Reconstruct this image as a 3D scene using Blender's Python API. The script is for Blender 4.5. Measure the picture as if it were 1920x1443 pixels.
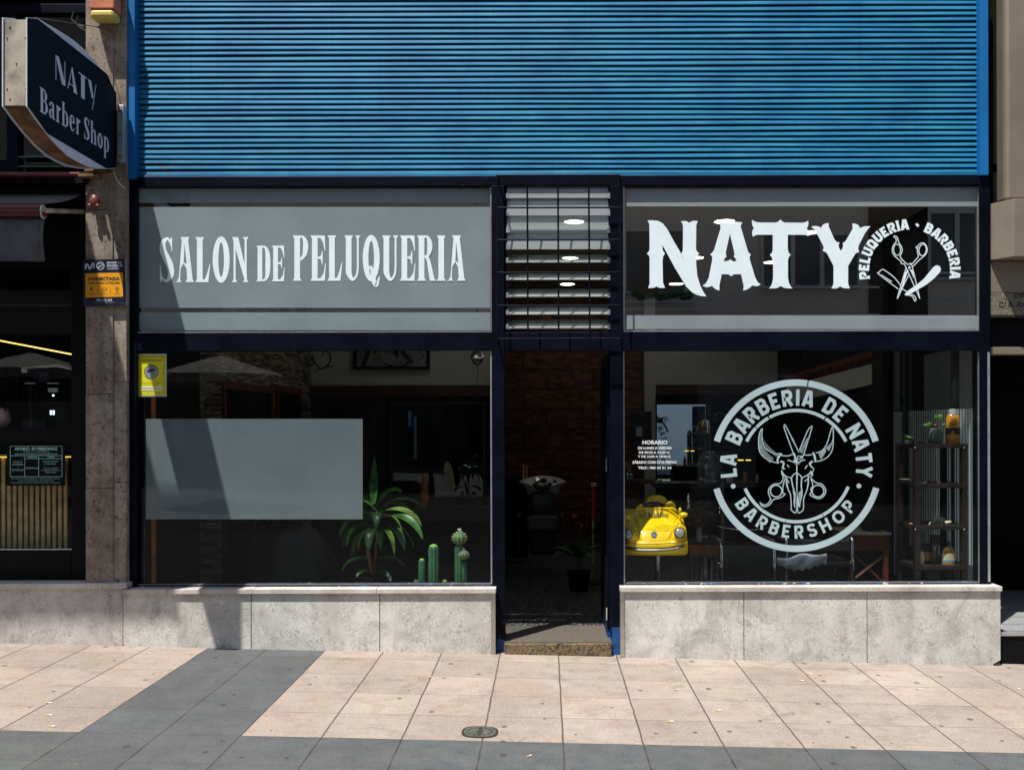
import bpy, bmesh, math, random
from mathutils import Vector, Matrix
for o in list(bpy.data.objects): bpy.data.objects.remove(o)
S = bpy.context.scene; COL = S.collection
RN = random.Random(11); PI = math.pi; rad = math.radians

# ---------------------------------------------------------------- camera, sky, sun, exposure
FPX, DIST, EYE, CX, CY, ROLL = 1785.0, 6.6, 1.6, 1025.0, 800.0, 0.0025
cd = bpy.data.cameras.new('camera'); cam = bpy.data.objects.new('camera', cd); COL.objects.link(cam); S.camera = cam
cd.sensor_fit = 'HORIZONTAL'; cd.sensor_width = 36; cd.lens = FPX/1920*36
cd.shift_x = -(CX-960)/1920; cd.shift_y = (CY-721.5)/1920
cd.clip_start = .05; cd.clip_end = 500
cam.location = (0, -DIST, EYE); cam.rotation_euler = (PI/2, ROLL, 0)
SUN = Vector((.76, 1, -3.1)).normalized()
w = bpy.data.worlds.new('World'); S.world = w; w.use_nodes = True
sky = w.node_tree.nodes.new('ShaderNodeTexSky'); sky.sky_type = 'NISHITA'; sky.sun_disc = False
sky.sun_elevation = math.asin(-SUN.z); sky.sun_rotation = math.atan2(-SUN.x, -SUN.y)
bg = w.node_tree.nodes['Background']; bg.inputs[1].default_value = .09
w.node_tree.links.new(sky.outputs[0], bg.inputs[0])
ld = bpy.data.lights.new('sun', 'SUN'); ld.energy = 5.0; ld.angle = rad(.5); ld.color = (1, .955, .90)
lo = bpy.data.objects.new('sun', ld); COL.objects.link(lo); lo.location = (-8, -10, 30)
lo.rotation_euler = SUN.to_track_quat('-Z', 'Y').to_euler()
S.view_settings.view_transform = 'Standard'; S.view_settings.look = 'None'
S.view_settings.exposure = .66; S.view_settings.gamma = 1
c = S.cycles; c.max_bounces = 10; c.diffuse_bounces = 4; c.glossy_bounces = 5; c.transparent_max_bounces = 24
c.transmission_bounces = 6; c.caustics_reflective = False; c.caustics_refractive = False; c.sample_clamp_indirect = 4
c.use_denoising = True

# ---------------------------------------------------------------- photograph geometry -> world
def P(px, py, Y=0.):
    k = (DIST+Y)/FPX; dx = px-CX; dy = py-CY
    return Vector(((dx-ROLL*dy)*k, Y, EYE-(dy+ROLL*dx)*k))
def X_(px, Y=0., py=800): return P(px, py, Y).x
def Z_(py, Y=0., px=1025): return P(px, py, Y).z
def PX(px, py, X):
    dx = px-CX; dy = py-CY; k = X/(dx-ROLL*dy)
    return Vector((X, k*FPX-DIST, EYE-(dy+ROLL*dx)*k))
def zg(x): return .015-.02485*x
def G(px, py):
    dx = px-CX; dy = py-CY; a = dx-ROLL*dy; b = dy+ROLL*dx
    k = (EYE-.015)/(b-.02485*a)
    return Vector((a*k, FPX*k-DIST, EYE-b*k))

# ---------------------------------------------------------------- mesh helper
def wl(o):
    v = Vector((0, 0, 0))
    while o is not None: v += o.location; o = o.parent
    return v
class MB:
    def __init__(s): s.v = []; s.f = []; s.m = []; s.mi = 0
    def add(s, vs, fs):
        n = len(s.v); s.v += [Vector(a) for a in vs]; s.f += [[i+n for i in f] for f in fs]; s.m += [s.mi]*len(fs)
    def box(s, x0, x1, y0, y1, z0, z1):
        if x0 > x1: x0, x1 = x1, x0
        if y0 > y1: y0, y1 = y1, y0
        if z0 > z1: z0, z1 = z1, z0
        s.add([(x0,y0,z0),(x1,y0,z0),(x1,y1,z0),(x0,y1,z0),(x0,y0,z1),(x1,y0,z1),(x1,y1,z1),(x0,y1,z1)],
              [(0,3,2,1),(4,5,6,7),(0,1,5,4),(1,2,6,5),(2,3,7,6),(3,0,4,7)])
        return s
    def pbox(s, px0, py0, px1, py1, Y, d):   # a box whose front face covers the photo rectangle at depth Y
        a = P(px0, (py0+py1)/2, Y); b = P(px1, (py0+py1)/2, Y); t = P((px0+px1)/2, py0, Y); u = P((px0+px1)/2, py1, Y)
        return s.box(a.x, b.x, Y, Y+d, u.z, t.z)
    def poly(s, pts): s.add(pts, [list(range(len(pts)))]); return s
    def tube(s, pts, r, n=8, cap=True):
        pts = [Vector(p) for p in pts]; rs = r if isinstance(r, (list, tuple)) else [r]*len(pts)
        base = len(s.v); up = Vector((0, 0, 1)); prev = None; vs = []; fs = []
        for i, p in enumerate(pts):
            d = (pts[min(i+1, len(pts)-1)]-pts[max(i-1, 0)])
            d = d.normalized() if d.length > 1e-9 else Vector((0, 0, 1))
            if prev is None:
                a = d.cross(up if abs(d.z) < .9 else Vector((1, 0, 0))).normalized()
            else:
                a = (prev-d*prev.dot(d)); a = a.normalized() if a.length > 1e-6 else d.orthogonal().normalized()
            prev = a; b = d.cross(a)
            for k in range(n):
                t = 2*PI*k/n; vs.append(p+(a*math.cos(t)+b*math.sin(t))*rs[i])
        for i in range(len(pts)-1):
            for k in range(n):
                fs.append((i*n+k, i*n+(k+1) % n, (i+1)*n+(k+1) % n, (i+1)*n+k))
        if cap:
            fs.append(list(range(n))[::-1]); fs.append([(len(pts)-1)*n+k for k in range(n)])
        s.add(vs, fs); return s
    def lathe(s, prof, c, n=20, ax=None, rib=0, ribn=10, e=(1, 1)):
        c = Vector(c); M = Matrix.Identity(3) if ax is None else Vector((0,0,1)).rotation_difference(Vector(ax)).to_matrix()
        vs = []; fs = []
        for (r, z) in prof:
            for k in range(n):
                t = 2*PI*k/n; q = r*(1+rib*math.cos(ribn*t))
                vs.append(c+M @ Vector((q*math.cos(t)*e[0], q*math.sin(t)*e[1], z)))
        for i in range(len(prof)-1):
            for k in range(n): fs.append((i*n+k, i*n+(k+1) % n, (i+1)*n+(k+1) % n, (i+1)*n+k))
        if prof[0][0] > 1e-5: fs.append(list(range(n))[::-1])
        if prof[-1][0] > 1e-5: fs.append([(len(prof)-1)*n+k for k in range(n)])
        s.add(vs, fs); return s
    def ball(s, c, rx, ry=None, rz=None, n=16, m=10):
        ry = ry or rx; rz = rz or rx; c = Vector(c); vs = []; fs = []
        for i in range(m+1):
            a = PI*i/m
            for k in range(n):
                t = 2*PI*k/n; vs.append(c+Vector((rx*math.sin(a)*math.cos(t), ry*math.sin(a)*math.sin(t), -rz*math.cos(a))))
        for i in range(m):
            for k in range(n): fs.append((i*n+k, i*n+(k+1) % n, (i+1)*n+(k+1) % n, (i+1)*n+k))
        s.add(vs, fs); return s
    def prism(s, pts2, mp, d):   # outline mapped by mp(x,y) and thickened along vector d
        a = [Vector(mp(*p)) for p in pts2]; d = Vector(d); n = len(a)
        s.add(a+[p+d for p in a], [list(range(n)), [n+i for i in range(n)][::-1]]+[(i, i+n, (i+1) % n+n, (i+1) % n) for i in range(n)])
        return s
    def build(s, name, mats, parent=None, smooth=False, bev=0, org=None):
        me = bpy.data.meshes.new(name)
        off = wl(parent) if parent is not None else (Vector(org) if org is not None else Vector((0, 0, 0)))
        me.from_pydata([v-off for v in s.v], [], s.f)
        bm = bmesh.new(); bm.from_mesh(me)
        if not getattr(s, 'flat', False):
            bmesh.ops.remove_doubles(bm, verts=bm.verts, dist=1e-6)
            bmesh.ops.recalc_face_normals(bm, faces=bm.faces)
        bm.to_mesh(me); bm.free()
        if not isinstance(mats, (list, tuple)): mats = [mats]
        for m in mats: me.materials.append(m)
        if len(mats) > 1 and len(s.m) == len(me.polygons):
            me.polygons.foreach_set('material_index', s.m)
        if smooth:
            me.polygons.foreach_set('use_smooth', [True]*len(me.polygons))
            if smooth is not True: me.set_sharp_from_angle(angle=rad(smooth))
        o = bpy.data.objects.new(name, me); COL.objects.link(o)
        if parent is not None: o.parent = parent
        else: o.location = off
        if bev:
            b = o.modifiers.new('bevel', 'BEVEL'); b.width = bev; b.segments = 2; b.limit_method = 'ANGLE'; b.angle_limit = rad(40)
        return o
def tag(o, label=None, cat=None, group=None, kind=None):
    if label: o['label'] = label
    if cat: o['category'] = cat
    if group: o['group'] = group
    if kind: o['kind'] = kind
    return o
def thing(name, label, cat, loc, group=None):
    o = bpy.data.objects.new(name, None); COL.objects.link(o); o.location = loc; o.empty_display_size = .1
    return tag(o, label, cat, group)
def struct(o): o['kind'] = 'structure'; return o
def part(parent, name, mat, fn, **k):
    m = MB(); fn(m); return m.build(name, mat, parent, **k)
def copy_tree(o, parent=None):
    c2 = o.copy(); COL.objects.link(c2)
    if parent is not None: c2.parent = parent
    for ch in list(o.children): copy_tree(ch, c2)
    return c2

# ---------------------------------------------------------------- material helper
class NT:
    def __init__(s, name):
        s.mat = bpy.data.materials.new(name); s.mat.use_nodes = True; s.t = s.mat.node_tree
        s.t.nodes.clear(); s.out = s.t.nodes.new('ShaderNodeOutputMaterial')
    def n(s, typ, props=None, **ins):
        nd = s.t.nodes.new('ShaderNode'+typ)
        for k, v in (props or {}).items(): setattr(nd, k, v)
        for k, v in ins.items(): s.set(nd.inputs[k.replace('_', ' ')], v)
        return nd
    def set(s, sock, v):
        if hasattr(v, 'is_linked'): s.t.links.new(v, sock)
        elif isinstance(v, (tuple, list)) and sock.type == 'RGBA' and len(v) == 3: sock.default_value = (*v, 1)
        else: sock.default_value = v
    def m(s, op, a, b=None, c=None, clamp=False):
        nd = s.t.nodes.new('ShaderNodeMath'); nd.operation = op; nd.use_clamp = clamp
        for i, v in enumerate((a, b, c)):
            if v is not None: s.set(nd.inputs[i], v)
        return nd.outputs[0]
    def mix(s, f, a, b, mode='MIX'):
        nd = s.t.nodes.new('ShaderNodeMix'); nd.data_type = 'RGBA'; nd.blend_type = mode
        s.set(nd.inputs[0], f); s.set(nd.inputs[6], a); s.set(nd.inputs[7], b); return nd.outputs[2]
    def pos(s, sc=(1, 1, 1), obj=False):
        src = s.n('TexCoord').outputs['Object'] if obj else s.n('NewGeometry').outputs['Position']
        if sc == (1, 1, 1): return src
        mp = s.n('Mapping', Vector=src); mp.inputs['Scale'].default_value = sc; return mp.outputs[0]
    def xyz(s, v):
        nd = s.n('SeparateXYZ', Vector=v); return nd.outputs
    def noise(s, v, scale, detail=4, rough=.55, dist=0):
        return s.n('TexNoise', Vector=v, Scale=scale, Detail=detail, Roughness=rough, Distortion=dist).outputs['Fac']
    def ramp(s, f, *stops):
        nd = s.n('ValToRGB', Fac=f); e = nd.color_ramp.elements
        while len(e) < len(stops): e.new(.5)
        for i, (p, cl) in enumerate(stops):
            e[i].position = p; e[i].color = (*cl, 1) if isinstance(cl, (tuple, list)) else (cl, cl, cl, 1)
        return nd.outputs[0]
    def step(s, f, lo, hi): return s.n('MapRange', {'interpolation_type': 'SMOOTHSTEP'}, Value=f, From_Min=lo, From_Max=hi).outputs[0]
    def pbr(s, col, rough=.5, metal=0, bump=None, bstr=.3, bdist=.01, spec=.5, **k):
        b = s.n('BsdfPrincipled', Base_Color=col, Roughness=rough, Metallic=metal, Specular_IOR_Level=spec, **k)
        if bump is not None:
            bn = s.n('Bump', Strength=bstr, Distance=bdist, Height=bump); s.t.links.new(bn.outputs[0], b.inputs['Normal'])
        return b.outputs[0]
    def done(s, sh): s.t.links.new(sh, s.out.inputs[0]); return s.mat
def mat(name, col, rough=.5, metal=0, var=.15, sc=12, bump=0, bsc=60, spec=.5, dirt=0, dcol=(.05, .04, .03), dsc=5, obj=True, **k):
    t = NT(name); p = t.pos(obj=obj)
    n = t.noise(p, sc, 5)
    c1 = tuple(x*(1-var) for x in col); c2 = tuple(min(1, x*(1+var)) for x in col)
    cc = t.mix(t.step(n, .3, .7), c1, c2)
    if dirt:
        cc = t.mix(t.m('MULTIPLY', t.step(t.noise(p, dsc, 6, .7), .5, .75), dirt), cc, dcol)
    rr = t.m('ADD', rough-.06, t.m('MULTIPLY', n, .12))
    return t.done(t.pbr(cc, rr, metal, t.noise(p, bsc, 3) if bump else None, bump, spec=spec, **k))
def emit(name, col, st):
    t = NT(name); return t.done(t.n('Emission', Color=col, Strength=st).outputs[0])

# ---------------------------------------------------------------- 2D drawing (vinyl, print, engraving)
def smooth_pts(p, n=6, closed=False):
    out = []; L = len(p)
    rng = range(L if closed else L-1)
    g = (lambda i: p[i % L]) if closed else (lambda i: p[max(0, min(L-1, i))])
    for i in rng:
        a, b, c2, d = g(i-1), g(i), g(i+1), g(i+2)
        for k in range(n):
            t = k/n
            out.append(tuple(.5*(2*b[j]+(c2[j]-a[j])*t+(2*a[j]-5*b[j]+4*c2[j]-d[j])*t*t+(3*b[j]-a[j]-3*c2[j]+d[j])*t**3) for j in range(len(b))))
    if not closed: out.append(tuple(p[-1]))
    return out
def stroke(p, wd=None, smooth=True, closed=False, n=6):
    """polyline of (x,y) or (x,y,w) -> quads"""
    p = [(a[0], a[1], a[2] if len(a) > 2 else wd) for a in p]
    if smooth: p = smooth_pts(p, n, closed)
    L = len(p); lf = []; rt = []
    for i in range(L):
        a = p[(i-1) % L] if closed or i > 0 else p[i]; b = p[(i+1) % L] if closed or i < L-1 else p[i]; q = p[i]
        d1 = Vector((q[0]-a[0], q[1]-a[1])); d2 = Vector((b[0]-q[0], b[1]-q[1]))
        if d1.length < 1e-9: d1 = d2.copy()
        if d2.length < 1e-9: d2 = d1.copy()
        if d1.length < 1e-9: d1 = d2 = Vector((1, 0))
        d1.normalize(); d2.normalize(); n1 = Vector((-d1.y, d1.x)); n2 = Vector((-d2.y, d2.x)); nn = n1+n2
        nn = nn.normalized() if nn.length > 1e-6 else n1
        h = abs(q[2])/2/max(.45, nn.dot(n1))
        lf.append((q[0]+nn.x*h, q[1]+nn.y*h)); rt.append((q[0]-nn.x*h, q[1]-nn.y*h))
    R2 = range(L if closed else L-1)
    return [[lf[i], lf[(i+1) % L], rt[(i+1) % L], rt[i]] for i in R2]
def band(cx, cy, rx, ry, ix, iy, a0=0, a1=360, n=48, dx=0, dy=0):
    q = []
    for i in range(n):
        t, u = rad(a0+(a1-a0)*i/n), rad(a0+(a1-a0)*(i+1)/n)
        q.append([(cx+rx*math.cos(t), cy+ry*math.sin(t)), (cx+rx*math.cos(u), cy+ry*math.sin(u)),
                  (cx+dx+ix*math.cos(u), cy+dy+iy*math.sin(u)), (cx+dx+ix*math.cos(t), cy+dy+iy*math.sin(t))])
    return q
def disc(cx, cy, r, n=20, ry=None): return [[(cx+r*math.cos(2*PI*i/n), cy+(ry or r)*math.sin(2*PI*i/n)) for i in range(n)]]
class Ink(MB):
    """flat vinyl / paint: 2D pieces mapped on a surface, every piece a hair in front of the last"""
    def __init__(s, mp, nrm=(0, -1, 0), d0=.0, step=.00004):
        super().__init__(); s.mp = mp; s.nr = Vector(nrm); s.d = d0; s.st = step; s.flat = True
    def put(s, polys, xf=None):
        for q in polys:
            s.v_add(q if xf is None else [xf(*a) for a in q])
        s.d += s.st; return s
    def v_add(s, q):
        s.add([Vector(s.mp(*a))+s.nr*s.d for a in q], [list(range(len(q)))])
def img(Y): return lambda x, y: P(x, y, Y)
# block letters, centre lines in a 1-high box:  (advance, [(closed, pts)...])
BL = {
 'L': (.54, [(0, [(.1,1),(.1,.1),(.52,.1)])]),
 'A': (.70, [(0, [(.09,0),(.27,.9),(.43,.9),(.61,0)]), (0, [(.17,.27),(.53,.27)])]),
 'B': (.64, [(1, [(.1,.1),(.1,.9),(.42,.9),(.53,.79),(.53,.63),(.44,.53),(.54,.42),(.54,.21),(.43,.1)]), (0, [(.1,.53),(.44,.53)])]),
 'R': (.66, [(0, [(.1,0),(.1,.9),(.43,.9),(.54,.79),(.54,.56),(.43,.45),(.1,.45)]), (0, [(.32,.45),(.56,0)])]),
 'E': (.58, [(0, [(.54,.9),(.1,.9),(.1,.1),(.54,.1)]), (0, [(.1,.5),(.46,.5)])]),
 'I': (.26, [(0, [(.13,0),(.13,1)])]),
 'D': (.66, [(1, [(.1,.1),(.1,.9),(.4,.9),(.55,.74),(.55,.26),(.4,.1)])]),
 'N': (.70, [(0, [(.1,0),(.1,1)]), (0, [(.12,.92),(.58,.08)]), (0, [(.6,0),(.6,1)])]),
 'T': (.62, [(0, [(.02,.9),(.6,.9)]), (0, [(.31,.9),(.31,0)])]),
 'Y': (.62, [(0, [(.05,1),(.31,.45),(.57,1)]), (0, [(.31,.5),(.31,0)])]),
 'P': (.62, [(0, [(.1,0),(.1,.9),(.43,.9),(.54,.79),(.54,.54),(.43,.43),(.1,.43)])]),
 'U': (.66, [(0, [(.1,1),(.1,.24),(.22,.1),(.44,.1),(.56,.24),(.56,1)])]),
 'Q': (.68, [(1, [(.1,.24),(.1,.76),(.23,.9),(.43,.9),(.56,.76),(.56,.24),(.43,.1),(.23,.1)]), (0, [(.36,.3),(.6,-.06)])]),
 'O': (.84, [(1, [(.1,.35),(.1,.65),(.2,.82),(.42,.9),(.64,.82),(.74,.65),(.74,.35),(.64,.18),(.42,.1),(.2,.18)])]),
 'H': (.74, [(0, [(.1,0),(.1,1)]), (0, [(.62,0),(.62,1)]), (0, [(.1,.5),(.62,.5)])]),
 'S': (.64, [(0, [(.54,.78),(.44,.9),(.2,.9),(.1,.8),(.1,.62),(.2,.53),(.44,.48),(.54,.38),(.54,.2),(.44,.1),(.2,.1),(.08,.23)])]),
 '-': (.34, [(0, [(.05,.45),(.14,.52),(.22,.46),(.3,.53)])]), ' ': (.36, [])}
def arc_text(ink, txt, cx, cy, r, a0, a1, h, wgt=.2, down=False, serif=False, wide=1.0):
    """photo pixels; a0,a1 = angles (deg, y up) of the first and last letter centres; r = mid letter radius"""
    cs = []; x = 0
    for ch in txt: adv = BL[ch][0]; cs.append(x+adv/2); x += adv+.1
    span = cs[-1]-cs[0]
    for ch, cpos in zip(txt, cs):
        a = a0+(a1-a0)*(cpos-cs[0])/span; t = rad(a); rot = t-PI/2 if not down else t+PI/2
        def xf(u, v, ch=ch, t=t, rot=rot):
            lx = (u-BL[ch][0]/2)*h*wide; ly = (v-.5)*h
            X = cx+r*math.cos(t)+lx*math.cos(rot)-ly*math.sin(rot)
            Y = cy-(r*math.sin(t)+lx*math.sin(rot)+ly*math.cos(rot)); return X, Y
        for cl, pts in BL[ch][1]:
            ink.put(stroke(pts, wgt, False, bool(cl)), xf)
            if serif and not cl:
                for (u, v) in (pts[0], pts[-1]):
                    if v in (0, 1): ink.put([[(u-.17,v-.035),(u+.17,v-.035),(u+.17,v+.035),(u-.17,v+.035)]], xf)
        if serif:
            for cl, pts in BL[ch][1]:
                if cl: ink.put([[(-.05,.0),(.1,.0),(.1,.07),(-.05,.07)]], xf); ink.put([[(-.05,.93),(.1,.93),(.1,1.),(-.05,1.)]], xf)
# tall condensed western letters
def stem(x, wd, y0=0., y1=1., s=.03, h=.045, nb=False):
    if nb: return [[(x,y0),(x+wd,y0),(x+wd,y1-.018-h),(x+wd+s,y1-.018),(x+wd+s,y1),(x-s,y1),(x-s,y1-.018),(x,y1-.018-h)]]
    return [[(x-s,y0),(x+wd+s,y0),(x+wd+s,y0+.018),(x+wd,y0+.018+h),(x+wd,y1-.018-h),(x+wd+s,y1-.018),(x+wd+s,y1),(x-s,y1),(x-s,y1-.018),(x,y1-.018-h),(x,y0+.018+h),(x-s,y0+.018)]]
W_ = .135
WS = {
 'S': (.34, [stroke([(.29,.68,.01),(.275,.82,.03),(.19,.965,.06),(.085,.87,.12),(.085,.7,.15),(.17,.52,.17),(.25,.35,.16),(.265,.16,.13),(.16,.025,.06),(.05,.13,.03),(.02,.38,.008)]), [[(.235,.93),(.27,.99),(.295,.99),(.3,.68),(.28,.82)]], [[(.012,.38),(.03,.2),(.07,.08),(.03,0.),(.015,.0)]]]),
 'A': (.42, [[[(.115,1),(.115,.975),(.14,.94),(.07,.1),(.03,.02),(.0,.018),(.0,0),(.125,0),(.125,.018),(.1,.06),(.112,.3),(.185,.42),(.205,.85),(.2,1)]], [[(.2,1),(.205,.85),(.255,.4),(.19,.44),(.185,.41),(.25,.3),(.265,.08),(.235,.018),(.235,0),(.42,0),(.42,.018),(.395,.06),(.29,.94),(.31,.975),(.31,1)]]]),
 'L': (.35, [stem(.03, W_), [[(.165,.06),(.165,.0),(.3,.0),(.345,.41),(.33,.41),(.27,.2),(.22,.07)]]]),
 'O': (.42, [band(.205,.5,.2,.515,.065,.38,n=40)]),
 'N': (.37, [stem(.03,.05), [[(.0,1),(.14,1),(.345,.18),(.345,-.0),(.305,-.0),(.03,.9)]], stem(.29,.05,s=.035)]),
 'D': (.40, [stem(.03,W_), stroke([(.15,.97,.05),(.25,.95,.07),(.31,.8,.12),(.325,.5,.145),(.31,.2,.12),(.25,.05,.07),(.15,.03,.05)])]),
 'E': (.36, [stem(.03,W_), [[(.165,1),(.335,1),(.35,.66),(.335,.66),(.29,.85),(.24,.93),(.165,.95)]], [[(.165,.53),(.24,.55),(.27,.66),(.285,.66),(.285,.36),(.27,.36),(.24,.47),(.165,.49)]], [[(.165,.05),(.24,.07),(.31,.18),(.345,.39),(.36,.39),(.335,0),(.165,0)]]]),
 'P': (.37, [stem(.03,W_), stroke([(.15,.975,.05),(.24,.96,.06),(.29,.85,.11),(.295,.72,.125),(.26,.56,.09),(.165,.46,.05)])]),
 'U': (.38, [stem(.03,W_,.3,nb=True), stroke([(.0975,.34,.135),(.105,.17,.13),(.19,.03,.07),(.285,.12,.05),(.315,.3,.045)]), stem(.292,.045,.3,s=.035,nb=True)]),
 'Q': (.42, [band(.205,.5,.2,.515,.065,.38,n=40), stroke([(.13,.22,.06),(.17,.3,.06),(.22,.26,.07),(.26,.02,.11),(.33,-.09,.09),(.4,.1,.02)]) ]),
 'R': (.42, [stem(.03,W_), stroke([(.15,.975,.05),(.24,.96,.06),(.285,.85,.11),(.29,.72,.12),(.25,.57,.07),(.165,.53,.05)]), [[(.17,.54),(.26,.55),(.31,.42),(.40,.05),(.43,.018),(.43,0),(.3,0),(.285,.05),(.22,.45),(.17,.52)]]]),
 'I': (.2, [stem(.03,W_)]), ' ': (.2, [])}
# round bold serif letters for the "Barber Shop" lines
SF = {
 'B': (.56, [stem(.06,.17,s=.06), stroke([(.2,.965,.07),(.34,.95,.07),(.43,.75,.16),(.34,.55,.06),(.2,.53,.06)]), stroke([(.3,.53,.05),(.42,.48,.1),(.48,.27,.17),(.37,.05,.07),(.2,.035,.07)])]),
 'a': (.46, [stroke([(.08,.5,.12),(.13,.62,.07),(.24,.66,.06),(.31,.55,.13),(.315,.15,.13),(.37,.03,.07),(.45,.05,.03)]), stroke([(.3,.4,.05),(.14,.32,.09),(.085,.17,.13),(.16,.03,.06),(.29,.13,.04)])]),
 'r': (.38, [stem(.06,.14,0,.68,.05), stroke([(.2,.48,.05),(.26,.63,.07),(.33,.58,.13)])]),
 'b': (.5, [stem(.05,.14,0,1,.04), stroke([(.17,.56,.04),(.28,.65,.06),(.39,.5,.13),(.4,.2,.14),(.29,.03,.06),(.17,.07,.04)])]),
 'e': (.46, [[[(.1,.36),(.42,.36),(.42,.42),(.1,.42)]], stroke([(.37,.4,.11),(.34,.58,.1),(.24,.66,.05),(.13,.58,.1),(.1,.35,.14),(.15,.1,.11),(.27,.03,.06),(.42,.18,.03)])]),
 'S': (.5, [stroke([(.4,.72,.02),(.36,.88,.05),(.24,.97,.06),(.12,.85,.13),(.13,.68,.16),(.26,.5,.18),(.38,.32,.17),(.37,.13,.12),(.24,.03,.06),(.11,.12,.05),(.06,.32,.02)]), [[(.38,.9),(.43,1),(.44,.7),(.4,.7)]], [[(.05,.34),(.04,.0),(.08,.0),(.12,.1)]]]),
 'h': (.54, [stem(.05,.14,0,1,.04), stroke([(.19,.5,.04),(.28,.64,.07),(.38,.55,.12),(.4,.3,.14),(.4,.05,.14)]), [[(.29,0),(.51,0),(.51,.05),(.29,.05)]]]),
 'o': (.48, [band(.23,.34,.22,.345,.08,.26,n=28)]),
 'p': (.5, [stem(.05,.14,-.32,.68,.04), stroke([(.17,.56,.04),(.28,.65,.06),(.39,.5,.13),(.4,.2,.14),(.29,.03,.06),(.17,.07,.04)])]),
 'N': (.62, [[[(.02,0),(.06,0),(.06,.8),(.02,1)]], [[(.02,1),(.21,1),(.56,.1),(.56,0),(.37,0)]], [[(.52,.05),(.56,.05),(.56,1),(.52,1)]]]),
 'A': (.6, [[[(.0,0),(.05,0),(.3,1),(.26,.98)]], [[(.24,.95),(.3,1),(.58,0),(.36,0)]], [[(.1,.22),(.36,.22),(.36,.26),(.1,.26)]]]),
 'T': (.5, [[[(.0,.95),(.5,.95),(.5,1),(.0,1)]], [[(.14,0),(.37,0),(.37,.95),(.14,.95)]]]),
 'Y': (.54, [[[(.0,1),(.21,1),(.35,.38),(.26,.26)]], [[(.5,1),(.54,1),(.3,-.2),(.26,-.2)]]]), ' ': (.16, [])}
def line_text(ink, font, txt, xf0, gap=.06, serif=False):
    """xf0(u,v): u along in letter heights from the start"""
    x = 0
    for ch in txt:
        for piece in font[ch][1]: ink.put(piece, lambda u, v, x=x: xf0(u+x, v))
        x += font[ch][0]+gap
    return x
def text_width(font, txt, gap=.06): return sum(font[c2][0]+gap for c2 in txt)-gap
# small print with Blender's built-in font
_tc = {}
def print_polys(txt, bold=0.0):
    key = (txt, bold)
    if key not in _tc:
        cu = bpy.data.curves.new('t', 'FONT'); cu.body = txt; cu.size = 1; cu.resolution_u = 2; cu.offset = bold; cu.align_x = 'LEFT'
        ob = bpy.data.objects.new('t', cu); COL.objects.link(ob)
        me = bpy.data.meshes.new_from_object(ob.evaluated_get(bpy.context.evaluated_depsgraph_get()))
        q = [[(me.vertices[i].co.x, me.vertices[i].co.y) for i in p.vertices] for p in me.polygons]
        bpy.data.objects.remove(ob); bpy.data.curves.remove(cu); bpy.data.meshes.remove(me)
        xs = [a[0] for p in q for a in p]; ys = [a[1] for p in q for a in p]
        _tc[key] = (q, min(xs), max(xs), min(ys), max(ys))
    return _tc[key]
def small_text(ink, txt, x0, y0, x1, y1, bold=.015, skew=0):
    """fit the words in the photo rectangle x0..x1, top y0, bottom y1 (local drawing units, y down)"""
    q, a, b, c2, d = print_polys(txt, bold)
    ink.put(q, lambda u, v: (x0+(u-a)/(b-a)*(x1-x0), y1+(v-c2)/(d-c2)*(y0-y1)+skew*((u-a)/(b-a))))
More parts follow.
